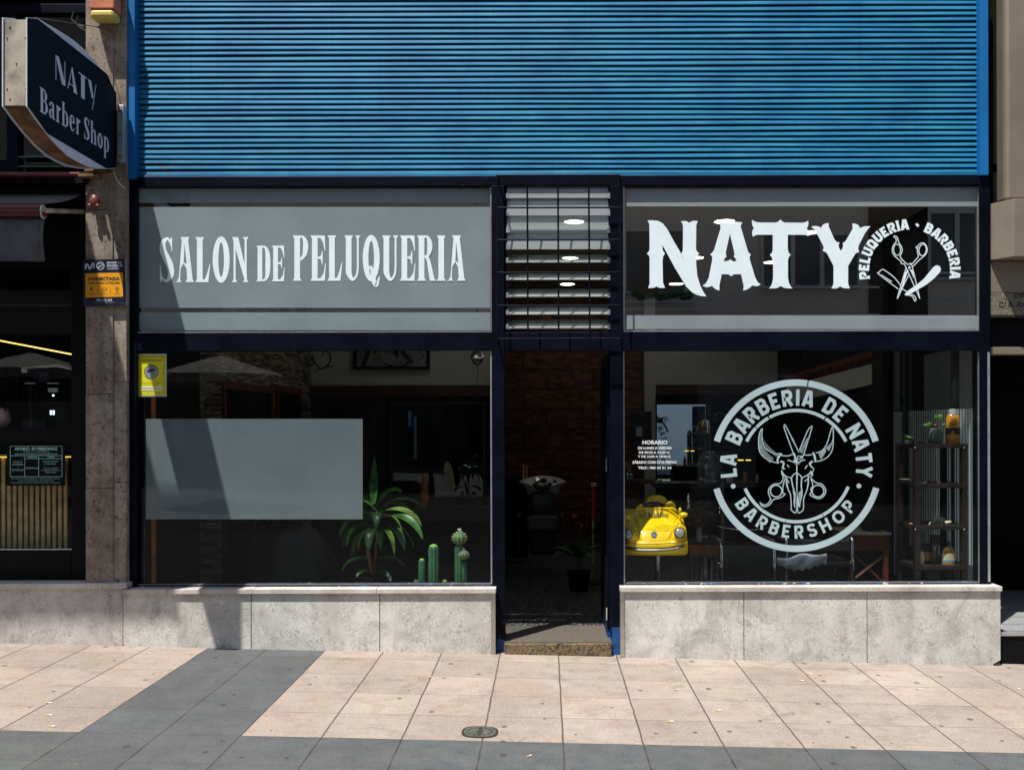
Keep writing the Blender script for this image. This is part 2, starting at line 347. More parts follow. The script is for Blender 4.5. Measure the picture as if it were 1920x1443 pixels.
# ---------------------------------------------------------------- materials
def m_pavement():
    t = NT('paving_tiles'); p = t.pos(); x, y, z = t.xyz(p)[:3]
    u = t.m('DIVIDE', t.m('ADD', x, -.0787+40*.405), .405)          # joints every 0.405 m
    v = t.m('DIVIDE', t.m('ADD', y, 1.815+60*.405), .405)
    wob = t.m('MULTIPLY', t.m('SUBTRACT', t.noise(p, 6, 3), .5), .03)
    fu = t.m('FRACT', t.m('ADD', u, wob)); fv = t.m('FRACT', t.m('ADD', v, wob))
    du = t.m('MINIMUM', fu, t.m('SUBTRACT', 1, fu)); dv = t.m('MINIMUM', fv, t.m('SUBTRACT', 1, fv))
    iu = t.m('FLOOR', u); iv = t.m('FLOOR', v)
    wn = t.n('TexWhiteNoise', {'noise_dimensions': '2D'}, Vector=t.n('CombineXYZ', X=iu, Y=iv).outputs[0]).outputs['Value']
    grey = t.m('MAXIMUM', t.m('LESS_THAN', v, 60.0), t.m('MULTIPLY', t.m('GREATER_THAN', iu, 33.5), t.m('LESS_THAN', iu, 35.5)))
    big = t.noise(p, 1.3, 4, .6); mid = t.noise(p, 7, 5, .65); fine = t.noise(p, 170, 3, .8); grit = t.noise(p, 420, 2, .9)
    pink = t.mix(t.step(big, .3, .7), (.300, .246, .203), (.375, .318, .270))
    pink = t.mix(t.m('MULTIPLY', t.step(mid, .46, .72), .6), pink, (.220, .172, .138))
    pink = t.mix(t.m('MULTIPLY', t.step(fine, .50, .66), .6), pink, (.165, .130, .106))
    pink = t.mix(t.m('MULTIPLY', t.step(grit, .6, .8), .5), pink, (.50, .45, .40))
    strk = t.noise(t.n('Mapping', Vector=p, Scale=(2.2, 9, 1), Rotation=(0, 0, .35)).outputs[0], 2, 5, .65)
    pink = t.mix(t.m('MULTIPLY', t.step(strk, .52, .72), .4), pink, (.20, .15, .12))
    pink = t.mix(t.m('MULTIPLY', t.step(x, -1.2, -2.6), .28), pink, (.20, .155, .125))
    gry = t.mix(t.step(mid, .3, .7), (.058, .064, .067), (.086, .092, .094))
    gry = t.mix(t.m('MULTIPLY', t.step(grit, .52, .70), .75), gry, (.17, .18, .185))
    gry = t.mix(t.m('MULTIPLY', t.step(fine, .55, .75), .5), gry, (.042, .046, .048))
    moss = t.m('MULTIPLY', t.step(x, -1.9, -3.0), t.m('MULTIPLY', t.step(y, -1.7, -2.3), t.step(mid, .3, .65)))
    gry = t.mix(t.m('MULTIPLY', moss, .5), gry, (.085, .105, .055))
    col = t.mix(grey, pink, gry)
    col = t.mix(t.m('MULTIPLY', wn, .27), col, (.05, .045, .04))
    stn = t.noise(p, 3.1, 6, .75, .8)
    col = t.mix(t.m('MULTIPLY', t.step(stn, .56, .70), .45), col, (.10, .085, .07))
    grn = t.noise(p, 62, 3, .7); gr2 = t.noise(t.n('Mapping', Vector=p, Location=(7, 3, 1)).outputs[0], 95, 2, .6)
    col = t.mix(t.m('MULTIPLY', t.step(grn, .52, .68), .42), col, t.mix(grey, (.17, .125, .098), (.036, .039, .041)))
    col = t.mix(t.m('MULTIPLY', t.step(gr2, .56, .72), .45), col, t.mix(grey, (.52, .46, .41), (.15, .157, .16)))
    blot = t.noise(p, 24, 4, .7, .4)
    col = t.mix(t.m('MULTIPLY', t.step(blot, .655, .70), .5), col, (.09, .075, .065))
    # dirt along the wall, drips, gum spots
    gum = t.n('TexVoronoi', {'feature': 'F1', 'voronoi_dimensions': '2D'}, Vector=t.n('Mapping', Vector=p, Scale=(1, .8, 1)).outputs[0], Scale=5.0, Randomness=1)
    gpick = t.m('GREATER_THAN', t.xyz(gum.outputs['Color'])[0], .72)
    gsz = t.m('ADD', .035, t.m('MULTIPLY', t.xyz(gum.outputs['Color'])[1], .075))
    gd = t.m('ADD', gum.outputs['Distance'], t.m('MULTIPLY', t.m('SUBTRACT', t.noise(p, 60, 2), .5), .05))
    spot = t.m('MULTIPLY', gpick, t.m('SUBTRACT', 1, t.step(gd, t.m('MULTIPLY', gsz, .6), gsz)))
    col = t.mix(t.m('MULTIPLY', spot, .75), col, (.035, .03, .028))
    ju = t.m('SUBTRACT', 1, t.step(du, .006, .0155)); jv = t.m('SUBTRACT', 1, t.step(dv, .004, .010))
    col = t.mix(t.m('MULTIPLY', ju, .85), col, t.mix(t.step(mid, .4, .6), (.03, .026, .023), (.065, .05, .04)))
    col = t.mix(t.m('MULTIPLY', jv, t.m('ADD', .4, t.m('MULTIPLY', t.step(t.noise(p, 3, 3), .35, .65), .5))), col, (.07, .045, .032))
    h = t.m('SUBTRACT', t.m('ADD', t.m('MULTIPLY', fine, .25), t.m('MULTIPLY', t.m('MULTIPLY', wn, 3), .12)), t.m('MAXIMUM', ju, t.m('MULTIPLY', jv, .6)))
    return t.done(t.pbr(col, .82, 0, h, .55, .004, spec=.3))
def m_marble(name, a, b, vein, joints=None, warm=.3):
    t = NT(name); p = t.pos(); x, y, z = t.xyz(p)[:3]
    base = t.mix(t.step(t.noise(p, 2.2, 5, .6), .3, .7), a, b)
    base = t.mix(t.m('MULTIPLY', t.step(t.noise(p, 3, 6, .7, 1.2), .46, .70), .62), base, tuple(q*.62 for q in a))
    def vn(sc, dist, w_):
        n = t.noise(p, sc, 5, .62, dist); return t.m('SUBTRACT', 1, t.step(t.m('ABSOLUTE', t.m('SUBTRACT', n, .5)), w_*.25, w_))
    msk = t.step(t.noise(p, 9, 3), .35, .62)
    base = t.mix(t.m('MULTIPLY', t.m('MULTIPLY', vn(11, 3.2, .02), msk), .85), base, vein)
    base = t.mix(t.m('MULTIPLY', t.m('MULTIPLY', vn(22, 3.6, .028), t.step(t.noise(p, 6, 3), .4, .62)), .62), base, vein)
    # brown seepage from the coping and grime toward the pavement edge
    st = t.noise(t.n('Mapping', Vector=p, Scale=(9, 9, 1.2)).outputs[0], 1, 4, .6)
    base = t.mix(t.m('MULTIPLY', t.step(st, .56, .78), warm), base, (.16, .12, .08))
    base = t.mix(t.m('MULTIPLY', t.step(t.noise(p, 75, 4, .8), .62, .74), .12), base, tuple(q*.45 for q in a))
    return t.done(t.pbr(base, .55, 0, t.noise(p, 40, 5, .7), .25, .004, spec=.35))
def m_stone_pilaster():
    t = NT('brown_limestone'); p = t.pos()
    base = t.mix(t.step(t.noise(p, 2.5, 6, .65), .3, .7), (.19, .148, .115), (.36, .305, .25))
    st = t.noise(t.n('Mapping', Vector=p, Scale=(18, 18, 1.0)).outputs[0], 1, 5, .65)
    base = t.mix(t.m('MULTIPLY', t.step(st, .52, .74), .40), base, (.10, .068, .046))
    base = t.mix(t.m('MULTIPLY', t.step(st, .48, .3), .25), base, (.46, .41, .35))
    mo = t.noise(p, 14, 6, .75, .5)
    base = t.mix(t.m('MULTIPLY', t.step(mo, .47, .66), .6), base, (.115, .085, .065))
    pit = t.noise(p, 30, 5, .75, .8)
    base = t.mix(t.m('MULTIPLY', t.step(pit, .56, .64), .85), base, (.05, .032, .022))
    cr = t.noise(p, 9, 5, .6, 2)
    base = t.mix(t.m('MULTIPLY', t.m('SUBTRACT', 1, t.step(t.m('ABSOLUTE', t.m('SUBTRACT', cr, .5)), .002, .012)), .6), base, (.06, .04, .03))
    return t.done(t.pbr(base, .75, 0, pit, .4, .006, spec=.25))
def m_blue(name, worn=True):
    if not worn: return mat(name, (.003, .125, .36), .5, var=.1, sc=3, bump=.1, bsc=90, spec=.3, obj=False)
    t = NT(name); p = t.pos(); x, y, z = t.xyz(p)[:3]
    n = t.noise(p, 3, 5, .6); sc = t.noise(t.n('Mapping', Vector=p, Scale=(1.2, 1, 14)).outputs[0], 3, 4, .6)
    col = t.mix(t.step(n, .3, .7), (.007, .112, .24), (.014, .165, .305))
    col = t.mix(t.m('MULTIPLY', t.step(sc, .45, .75), .4), col, (.05, .27, .36))
    if True:   # paint worn through to brown on the lower left slats, specks elsewhere
        area = t.m('MULTIPLY', t.step(z, 3.65, 3.4), t.step(x, -2.1, -2.65))
        ch = t.noise(t.n('Mapping', Vector=p, Scale=(1, 1, 3)).outputs[0], 22, 5, .7)
        col = t.mix(t.m('MULTIPLY', t.step(ch, t.m('SUBTRACT', .78, t.m('MULTIPLY', area, .24)), t.m('SUBTRACT', .8, t.m('MULTIPLY', area, .24))), .85), col, (.11, .075, .06))
        drip = t.noise(t.n('Mapping', Vector=p, Scale=(14, 1, .5)).outputs[0], 1.5, 5, .7)
    col = t.mix(t.m('MULTIPLY', t.step(drip, .56, .74), .35), col, (.004, .06, .13))
    return t.done(t.pbr(col, .55, 0, t.noise(p, 90, 3), .12, .003, spec=.16))
def m_navy():
    t = NT('navy_frame_paint'); p = t.pos(); x, y, z = t.xyz(p)[:3]
    col = t.mix(t.step(t.noise(p, 5, 4), .3, .7), (.0008, .0016, .0052), (.0022, .0044, .0120))
    ch = t.noise(p, 26, 5, .75, .6)
    low = t.step(z, .32, .05)                                        # older blue coat showing at the foot of the posts
    col = t.mix(t.step(t.m('ADD', t.noise(p, 16, 4, .6), t.m('MULTIPLY', low, .28)), .74, .76), col, (.008, .06, .26))
    col = t.mix(t.step(ch, .725, .735), col, (.35, .33, .31))
    return t.done(t.pbr(col, .45, 0, ch, .15, .003, spec=.1))
def m_rail():   # window bottom rail: flaked white and blue paint
    t = NT('flaked_rail_paint'); p = t.pos()
    ch = t.noise(t.n('Mapping', Vector=p, Scale=(1, 1, 2)).outputs[0], 11, 6, .75, .5)
    col = t.mix(t.step(ch, .58, .6), (.012, .016, .026), (.02, .09, .33))
    col = t.mix(t.step(t.noise(p, 14, 6, .75, .3), .6, .62), col, (.5, .46, .44))
    return t.done(t.pbr(col, .5, 0, ch, .3, .004))
def m_glass(name, tint=(.86, .9, .89), f0=.022, dust=.0025, streak=0):
    t = NT(name); p = t.pos()
    face = t.n('LayerWeight', Blend=.5).outputs['Facing']
    f = t.m('ADD', f0, t.m('MULTIPLY', t.m('POWER', face, 5), 1-f0), clamp=True)
    a = t.n('BsdfTransparent', Color=tint).outputs[0]; g = t.n('BsdfGlossy', Color=(1, 1, 1), Roughness=.0).outputs[0]
    d = t.n('BsdfDiffuse', Color=(.6, .62, .6)).outputs[0]
    s1 = t.n('MixShader', Fac=f); t.t.links.new(a, s1.inputs[1]); t.t.links.new(g, s1.inputs[2])
    s2 = t.n('MixShader', Fac=t.m('MULTIPLY', t.step(t.noise(t.n('Mapping', Vector=p, Scale=(3, 3, .8)).outputs[0], 2, 5, .7), .35, .8), dust))
    t.t.links.new(s1.outputs[0], s2.inputs[1]); t.t.links.new(d, s2.inputs[2])
    return t.done(s2.outputs[0])
def m_film(name, col, clear=.25, gloss=.07):
    t = NT(name); p = t.pos()
    d = t.n('BsdfDiffuse', Color=t.mix(t.step(t.noise(p, 2.5, 4), .3, .7), tuple(q*.93 for q in col), tuple(q*1.07 for q in col))).outputs[0]
    tr = t.n('BsdfTransparent', Color=(.9, .95, .95)).outputs[0]; g = t.n('BsdfGlossy', Roughness=.02).outputs[0]
    s1 = t.n('MixShader', Fac=clear); t.t.links.new(d, s1.inputs[1]); t.t.links.new(tr, s1.inputs[2])
    s2 = t.n('MixShader', Fac=gloss); t.t.links.new(s1.outputs[0], s2.inputs[1]); t.t.links.new(g, s2.inputs[2])
    return t.done(s2.outputs[0])
def m_osb():
    t = NT('chipboard_wall'); p = t.pos(); x, y, z = t.xyz(p)[:3]
    bw, bh = .62, .262
    row = t.m('FLOOR', t.m('DIVIDE', z, bh)); ux = t.m('ADD', t.m('DIVIDE', x, bw), t.m('MULTIPLY', t.m('MODULO', row, 2), .5))
    fx = t.m('FRACT', t.m('ADD', ux, 40)); fz = t.m('FRACT', t.m('DIVIDE', z, bh))
    d = t.m('MINIMUM', t.m('MULTIPLY', t.m('MINIMUM', fx, t.m('SUBTRACT', 1, fx)), bw), t.m('MULTIPLY', t.m('MINIMUM', fz, t.m('SUBTRACT', 1, fz)), bh))
    fl = t.n('TexVoronoi', {'feature': 'F1'}, Vector=t.n('Mapping', Vector=p, Scale=(9, 9, 30)).outputs[0], Scale=1).outputs['Color']
    col = t.ramp(t.xyz(fl)[0], (0, (.045, .012, .005)), (.5, (.095, .027, .010)), (1, (.20, .07, .024)))
    col = t.mix(t.m('SUBTRACT', 1, t.step(d, .004, .012)), col, (.006, .004, .003))
    return t.done(t.pbr(col, .6, 0, t.m('MINIMUM', d, .012), .5, .02))
def m_slatstone():
    t = NT('split_stone_cladding'); p = t.pos(); x, y, z = t.xyz(p)[:3]
    al = t.m('ADD', x, y); row = t.m('FLOOR', t.m('DIVIDE', z, .022)); fz = t.m('FRACT', t.m('DIVIDE', z, .022))
    r1 = t.n('TexWhiteNoise', {'noise_dimensions': '1D'}, W=row).outputs['Value']
    cx = t.m('ADD', t.m('DIVIDE', al, .16), t.m('MULTIPLY', r1, 9)); ci = t.m('FLOOR', cx); fx = t.m('FRACT', cx)
    wn = t.n('TexWhiteNoise', {'noise_dimensions': '2D'}, Vector=t.n('CombineXYZ', X=ci, Y=row).outputs[0]).outputs['Value']
    col = t.ramp(wn, (0, (.09, .06, .035)), (.35, (.27, .21, .135)), (.75, (.50, .42, .30)), (1, (.66, .58, .46)))
    e = t.m('MINIMUM', t.m('MULTIPLY', t.m('MINIMUM', fz, t.m('SUBTRACT', 1, fz)), 1.0), t.m('MULTIPLY', t.m('MINIMUM', fx, t.m('SUBTRACT', 1, fx)), 6))
    col = t.mix(t.m('SUBTRACT', 1, t.step(e, .04, .2)), col, (.015, .011, .008))
    return t.done(t.pbr(col, .8, 0, t.m('ADD', t.step(e, 0, .25), t.m('MULTIPLY', wn, .8)), .8, .012))
def m_granite(name, a, b, c2, sc=90, rough=.4):
    t = NT(name); p = t.pos(); v = t.n('TexVoronoi', {'feature': 'F1'}, Vector=p, Scale=sc).outputs['Color']
    return t.done(t.pbr(t.ramp(t.xyz(v)[0], (0, a), (.5, b), (.62, c2), (1, a)), rough))
def m_floor():
    t = NT('speckled_floor_tiles'); p = t.pos(); x, y, z = t.xyz(p)[:3]
    v = t.n('TexVoronoi', {'feature': 'F1'}, Vector=p, Scale=75).outputs['Color']
    col = t.ramp(t.xyz(v)[0], (0, .012), (.6, .03), (.8, .16), (1, .3))
    fx = t.m('FRACT', t.m('DIVIDE', t.m('ADD', x, 20.06), .42)); fy = t.m('FRACT', t.m('DIVIDE', t.m('ADD', y, 20), .42))
    d = t.m('MINIMUM', t.m('MINIMUM', fx, t.m('SUBTRACT', 1, fx)), t.m('MINIMUM', fy, t.m('SUBTRACT', 1, fy)))
    return t.done(t.pbr(t.mix(t.m('SUBTRACT', 1, t.step(d, .005, .012)), col, (.01, .01, .01)), .35))
def m_stripes(name, pitch):
    t = NT(name); x, y, z = t.xyz(t.pos())[:3]
    f = t.m('FRACT', t.m('DIVIDE', t.m('ADD', t.m('ADD', x, y), 50), pitch))
    d = t.n('BsdfDiffuse', Color=(.72, .82, .79)).outputs[0]; a = t.n('BsdfTranslucent', Color=(.78, .86, .84)).outputs[0]
    tr = t.n('BsdfTransparent', Color=(.8, .85, .84)).outputs[0]
    s0 = t.n('MixShader', Fac=.5); t.t.links.new(d, s0.inputs[1]); t.t.links.new(a, s0.inputs[2])
    s1 = t.n('MixShader', Fac=t.step(f, .55, .62)); t.t.links.new(s0.outputs[0], s1.inputs[1]); t.t.links.new(tr, s1.inputs[2])
    return t.done(s1.outputs[0])
def m_louvre():
    t = NT('obscured_glass_blade'); p = t.pos()
    d = t.n('BsdfDiffuse', Color=(.5, .53, .52)).outputs[0]; tl = t.n('BsdfTranslucent', Color=(.45, .48, .46)).outputs[0]
    tr = t.n('BsdfTransparent', Color=(.85, .9, .88)).outputs[0]; g = t.n('BsdfGlossy', Roughness=.12).outputs[0]
    a = t.n('MixShader', Fac=.35); t.t.links.new(d, a.inputs[1]); t.t.links.new(tl, a.inputs[2])
    b = t.n('MixShader', Fac=t.m('ADD', .36, t.m('MULTIPLY', t.noise(p, 300, 2), .24))); t.t.links.new(a.outputs[0], b.inputs[1]); t.t.links.new(tr, b.inputs[2])
    f = t.n('MixShader', Fac=.08); t.t.links.new(b.outputs[0], f.inputs[1]); t.t.links.new(g, f.inputs[2])
    return t.done(f.outputs[0])
M = dict(
 pave=m_pavement(),
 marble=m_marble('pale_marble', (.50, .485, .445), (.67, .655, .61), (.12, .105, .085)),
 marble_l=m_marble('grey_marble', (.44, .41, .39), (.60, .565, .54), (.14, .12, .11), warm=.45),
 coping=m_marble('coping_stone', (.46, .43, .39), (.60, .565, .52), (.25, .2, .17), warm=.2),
 joint=mat('joint_mortar', (.045, .038, .03), .9), pil=m_stone_pilaster(),
 blue=m_blue('blue_shutter_paint'), bluej=m_blue('blue_jamb_paint', False), navy=m_navy(), rail=m_rail(),
 glass=m_glass('shop_glass'), dglass=m_glass('dark_glass', (.5, .53, .52), .07),
 bfoot=mat('old_blue_paint', (.006, .07, .26), .6, var=.2, sc=20, dirt=.9, dcol=(.01, .012, .02), dsc=14), iring=mat('rusty_drain_ring', (.022, .015, .011), .8, var=.4, sc=30), leaf3=mat('yellow_green_leaf', (.085, .15, .022), .38, var=.5, sc=14),
 uglass=m_glass('upper_pane_glass', f0=.23),
 film=m_film('grey_frosted_film', (.20, .25, .265), .0), film2=m_film('grey_frosted_panel', (.135, .175, .187), .22),
 filmb=m_film('pale_frosted_band', (.27, .31, .325), .12),
 vin=mat('white_vinyl', (.74, .85, .88), .45, var=.03), vin2=m_film('pale_logo_vinyl', (.40, .52, .545), .05, .02),
 wht=mat('white_print', (.72, .76, .76), .5, var=.02),
 osb=m_osb(), slat=m_slatstone(), floor=m_floor(),
 gran=m_granite('speckled_granite', (.21, .145, .075), (.10, .08, .055), (.018, .017, .015), 75),
 thr=m_granite('worn_threshold_stone', (.085, .074, .058), (.115, .10, .08), (.06, .052, .042), 140, .6),
 granp=m_granite('plaque_granite', (.16, .14, .10), (.07, .06, .045), (.26, .23, .17), 170, .35),
 step=m_granite('grey_step_granite', (.22, .23, .23), (.14, .15, .15), (.3, .31, .31), 150, .5),
 louv=m_louvre(), stripe=m_stripes('striped_frosted_film', .048),
 steel=mat('brushed_steel', (.55, .55, .53), .28, 1, var=.1), chrome=mat('chrome', (.75, .76, .76), .1, 1, var=.03),
 alu=mat('bare_aluminium_edge', (.55, .57, .58), .4, .8, var=.1), black=mat('black_paint', (.004, .004, .005), .5, spec=.12),
 blk2=mat('matt_black', (.005, .005, .006), .8, spec=.1), leather=mat('black_leather', (.012, .012, .013), .38, bump=.2, bsc=120),
 plast=mat('dark_plastic', (.02, .021, .023), .35), red=mat('red_paint', (.35, .012, .01), .35),
 wine=mat('wine_red_lacquer', (.10, .005, .012), .22, spec=.7), fabric=mat('charcoal_awning_cloth', (.085, .09, .10), .8, bump=.2, bsc=300),
 white=mat('white_wall_paint', (.55, .54, .50), .8, var=.04), ceil=mat('ceiling_paint', (.26, .22, .17), .85, var=.04),
 dwall=mat('dark_wall_paint', (.016, .0155, .0155), .7, spec=.2), brown=mat('brown_beam_wood', (.06, .022, .012), .5, var=.3, sc=8),
 orange=mat('orange_pine', (.80, .27, .06), .5, var=.25, sc=10), dred=mat('dark_red_wood', (.15, .03, .016), .45, var=.3),
 wood=mat('dark_rack_wood', (.011, .0055, .0045), .5, var=.3, sc=20), boxw=mat('brown_drawer_wood', (.36, .13, .035), .45, var=.4, sc=14),
 ceramic=mat('white_ceramic', (.62, .62, .60), .15, var=.02), yellow=mat('yellow_car_plastic', (.80, .54, .0), .24, var=.03, spec=.6),
 mirror=mat('mirror', (.82, .85, .84), .01, 1, var=0), leaf=mat('dark_green_leaf', (.024, .095, .014), .36, var=.6, sc=14),
 leaf2=mat('light_green_leaf', (.09, .22, .03), .4, var=.4), cactus=mat('cactus_green', (.03, .11, .05), .5, var=.3, sc=25),
 cball=mat('barrel_cactus_green', (.05, .13, .05), .6, var=.3), spine=mat('cream_spines', (.62, .5, .26), .7), ctip=mat('fresh_cactus_tip', (.16, .36, .03), .5),
 bark=mat('brown_stem', (.13, .06, .03), .8, var=.4, sc=30), soil=mat('potting_soil', (.03, .02, .014), .95),
 amber=mat('amber_liquid', (.55, .23, .02), .12, var=.15, spec=.8), bglass=mat('bottle_green_glass', (.10, .12, .09), .1, spec=.8),
 cream=mat('cream_label', (.55, .50, .34), .6), lblue=mat('blue_label', (.12, .32, .52), .5), cloth=mat('white_towel', (.60, .60, .62), .9, bump=.6, bsc=60),
 sgnblk=mat('sign_dark_face', (.0035, .005, .011), .6, var=.1, spec=.12), sgntxt=mat('sign_pale_lettering', (.58, .59, .70), .6, var=.03, spec=.2),
 galv=mat('stained_sign_metal', (.40, .355, .27), .45, .5, var=.3, sc=6, dirt=.7, dcol=(.10, .06, .03)), rust=mat('brown_rust_metal', (.14, .075, .035), .7, .2, var=.5, sc=9),
 navyp=mat('plate_dark_blue', (.010, .012, .030), .35), oran=mat('plate_orange', (.78, .33, .008), .45, var=.03),
 yell=mat('notice_yellow', (.66, .60, .012), .45, var=.04), iron=mat('cast_iron', (.075, .078, .068), .7, .1, var=.4, sc=40), hole=mat('drain_hole', (.004, .004, .004), .9),
 tan=mat('tan_metal_cladding', (.26, .215, .16), .42, .35, var=.08, sc=3), dtan=mat('dark_bronze_cladding', (.06, .05, .038), .3, .5, var=.2),
 sorange=mat('sun_bleached_orange_plastic', (.50, .16, .08), .5, var=.15), syell=mat('old_yellow_plastic', (.55, .42, .10), .45, var=.15),
 slatw=mat('oak_slats', (.44, .30, .12), .55, var=.25, sc=14), shirt=mat('pale_shirt', (.5, .5, .5), .85), skin=mat('skin', (.58, .34, .25), .55, var=.08), jeans=mat('blue_denim', (.04, .07, .14), .85),
 hair=mat('dark_hair', (.015, .010, .008), .6), tile=mat('terracotta_roof_tile', (.14, .035, .02), .7, var=.35), basket=mat('dried_flowers', (.16, .09, .03), .9, var=.6, sc=60),
 green_lv=mat('green_glass_slat', (.06, .13, .10), .25), bfab=mat('beige_facade', (.60, .51, .41), .85, var=.08), gfl=mat('dark_ground_floor_stone', (.07, .065, .06), .8), asph=mat('asphalt', (.05, .05, .052), .9, bump=.3, bsc=120), dwin=mat('dim_window_glass', (.03, .035, .04), .2), butt=mat('cigarette_paper', (.70, .68, .64), .8), filt=mat('cigarette_filter', (.62, .34, .08), .8),
 ink=mat('black_print', (.012, .012, .014), .6), teal=mat('board_print', (.32, .62, .56), .6), poster=mat('brown_poster', (.16, .12, .10), .7, var=.3),
 acry=m_film('clear_hood_plastic', (.25, .26, .26), .68, .10), lens=mat('headlamp_lens', (.42, .42, .34), .08, .3, var=.3, sc=60, spec=.9),
)
M['bulb'] = emit('downlight_glow', (1, .95, .85), 12.0)
M['ledw'] = emit('warm_led_strip', (1, .62, .08), 1.6)
M['ledo'] = emit('warm_led_line', (1, .60, .16), 1.8)
M['leds'] = emit('small_panel_light', (.6, .85, 1), 2.0)

# ---------------------------------------------------------------- pavement
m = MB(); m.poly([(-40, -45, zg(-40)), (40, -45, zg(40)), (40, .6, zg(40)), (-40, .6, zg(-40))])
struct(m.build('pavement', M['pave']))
m = MB(); m.poly([(-40, -17, zg(-40)+.004), (40, -17, zg(40)+.004), (40, -6.9, zg(40)+.004), (-40, -6.9, zg(-40)+.004)]); struct(m.build('road', M['asph']))
# small oval drain cover
c0 = G(900, 1372); a = G(866, 1372); b = G(935, 1372); rx = (b.x-a.x)/2; ry = rx*.98
dc = thing('drain_cover', 'small round cast iron drain cover let into the pink paving', 'drain cover', c0)
def sq(n, k, z0):
    return [(c0.x+k*rx*math.copysign(abs(math.cos(t))**.72, math.cos(t)), c0.y+k*ry*math.copysign(abs(math.sin(t))**.72, math.sin(t))) for t in [2*PI*i/n for i in range(n)]]
part(dc, 'ring', M['iring'], lambda q: q.prism(sq(32, 1.0, 0), lambda x, y: (x, y, zg(x)+.001), (0, 0, .002)))
part(dc, 'plate', M['iron'], lambda q: q.prism(sq(32, .86, 0), lambda x, y: (x, y, zg(x)+.001), (0, 0, .004)))
def slots(q):
    for i in range(-4, 5):
        yy = c0.y+i*ry*.17; hw = .17*rx*(1-abs(i)*.12)
        q.box(c0.x-hw, c0.x+hw, yy-ry*.05, yy+ry*.05, zg(c0.x)+.0049, zg(c0.x)+.0056)
    for k in range(14):
        t = 2*PI*k/14+.2; X = c0.x+rx*.66*math.cos(t); Y = c0.y+ry*.66*math.sin(t)
        if abs(X-c0.x) > .2*rx: q.box(X-rx*.085, X+rx*.085, Y-ry*.05, Y+ry*.05, zg(X)+.0049, zg(X)+.0056)
part(dc, 'slot', M['hole'], slots)
# cigarette ends
bt = [(92,1318,'filter end toward the grey stripe, nearest the shadow on the left',0), (92,1341,'middle one of the three in a row on the left',.1), (97,1362,'long white one on the pink and grey edge at the left',.05),
      (278,1225,'close to the left marble base',.2), (806,1270,'caught in a joint in front of the shop',1.1), (992,1418,'alone on the grey paving in front',.9),
      (1269,1294,'lying below the right window by a joint',.5), (1346,1332,'longest yellow one below the right window',.1), (1257,1353,'nearest the grey edge below the right window',.1),
      (1502,1276,'bright yellow one mid way along the right wall',-.4), (1518,1264,'reddish one beside a bright yellow one',0), (1722,1292,'pale yellow one below the wall corner',.1), (1909,1292,'at the far right edge of the paving',.1)]
proto = None
for i, (px, py, lab, rz) in enumerate(bt):
    g = G(px, py); g.z = zg(g.x)+.004
    if proto is None:
        proto = thing('cigarette_butt', '', 'cigarette end', g, 'cigarette ends on the paving')
        part(proto, 'paper', M['butt'], lambda q: q.tube([g+Vector((0, 0, 0)), g+Vector((.022, 0, 0))], .0042, 8))
        part(proto, 'filter', M['filt'], lambda q: q.tube([g+Vector((-.022, 0, 0)), g], .0045, 8))
        o = proto
    else: o = copy_tree(proto)
    o.location = g; o.rotation_euler = (0, 0, rz); o.scale = (.8, .8, .8)
    o['label'] = 'cigarette end '+lab

# ---------------------------------------------------------------- marble plinths under the windows
FY = .075      # front of the frame metal
GY = .115      # glass
def plinth(name, label, x0, x1, ytop, xs, mt, cop, chamf=False, trim=None, ycop=10, over=.02):
    root = thing(name, label, 'wall', (X_((x0+x1)/2, 0, 1200), 0, zg(X_((x0+x1)/2, 0, 1200))))
    zt = Z_(ytop+ycop, -over, (x0+x1)/2); ztop = Z_(ytop+1, -over, (x0+x1)/2)
    ed = [x0]+xs+[x1]
    for i in range(len(ed)-1):
        a = X_(ed[i], 0, 1160)+(.0025 if i else 0); b = X_(ed[i+1], 0, 1160)-(.0025 if i < len(ed)-2 else 0)
        def fn(q):
            zb = min(zg(a), zg(b))-.03
            if chamf and i == len(ed)-2:
                q.prism([(a, zb), (b-.05, zb), (b-.05, zg(b)+.012), (b, zg(b)+.04), (b, zt-.001), (a, zt-.001)], lambda x, z: (x, 0, z), (0, .2, 0))
            else: q.box(a, b, 0, .2, zb, zt-.001)
        part(root, 'panel', mt, fn, bev=.002)
    part(root, 'backing', M['joint'], lambda q: q.box(X_(x0, 0, 1160)+.004, X_(x1, 0, 1160)-.006, .004, .19, zg(X_(x1))-.02, zt-.004))
    for (c0_, c1_) in cop:
        part(root, 'coping', M['coping'], lambda q: q.box(X_(c0_, -over, 1105), X_(c1_, -over, 1105)-.0015, -over, .22, zt, ztop), bev=.003)
    if trim: part(root, 'edge_trim', M['steel'], lambda q: q.box(X_(trim[0], 0, 1160), X_(trim[1], 0, 1160), -.006, .1, zg(X_(trim[1]))-.01, zt-.002))
    return root
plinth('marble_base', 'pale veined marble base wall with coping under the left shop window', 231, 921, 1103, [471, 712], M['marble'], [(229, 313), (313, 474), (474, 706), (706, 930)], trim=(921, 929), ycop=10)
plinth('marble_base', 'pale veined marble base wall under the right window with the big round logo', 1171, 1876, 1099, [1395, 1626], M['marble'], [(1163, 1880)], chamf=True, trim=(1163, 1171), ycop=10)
nb = plinth('marble_base', 'greyish stained marble base of the bar beside the stone pilaster', -420, 230, 1093, [-110], M['marble_l'], [(-420, 208), (208, 237)], ycop=11)
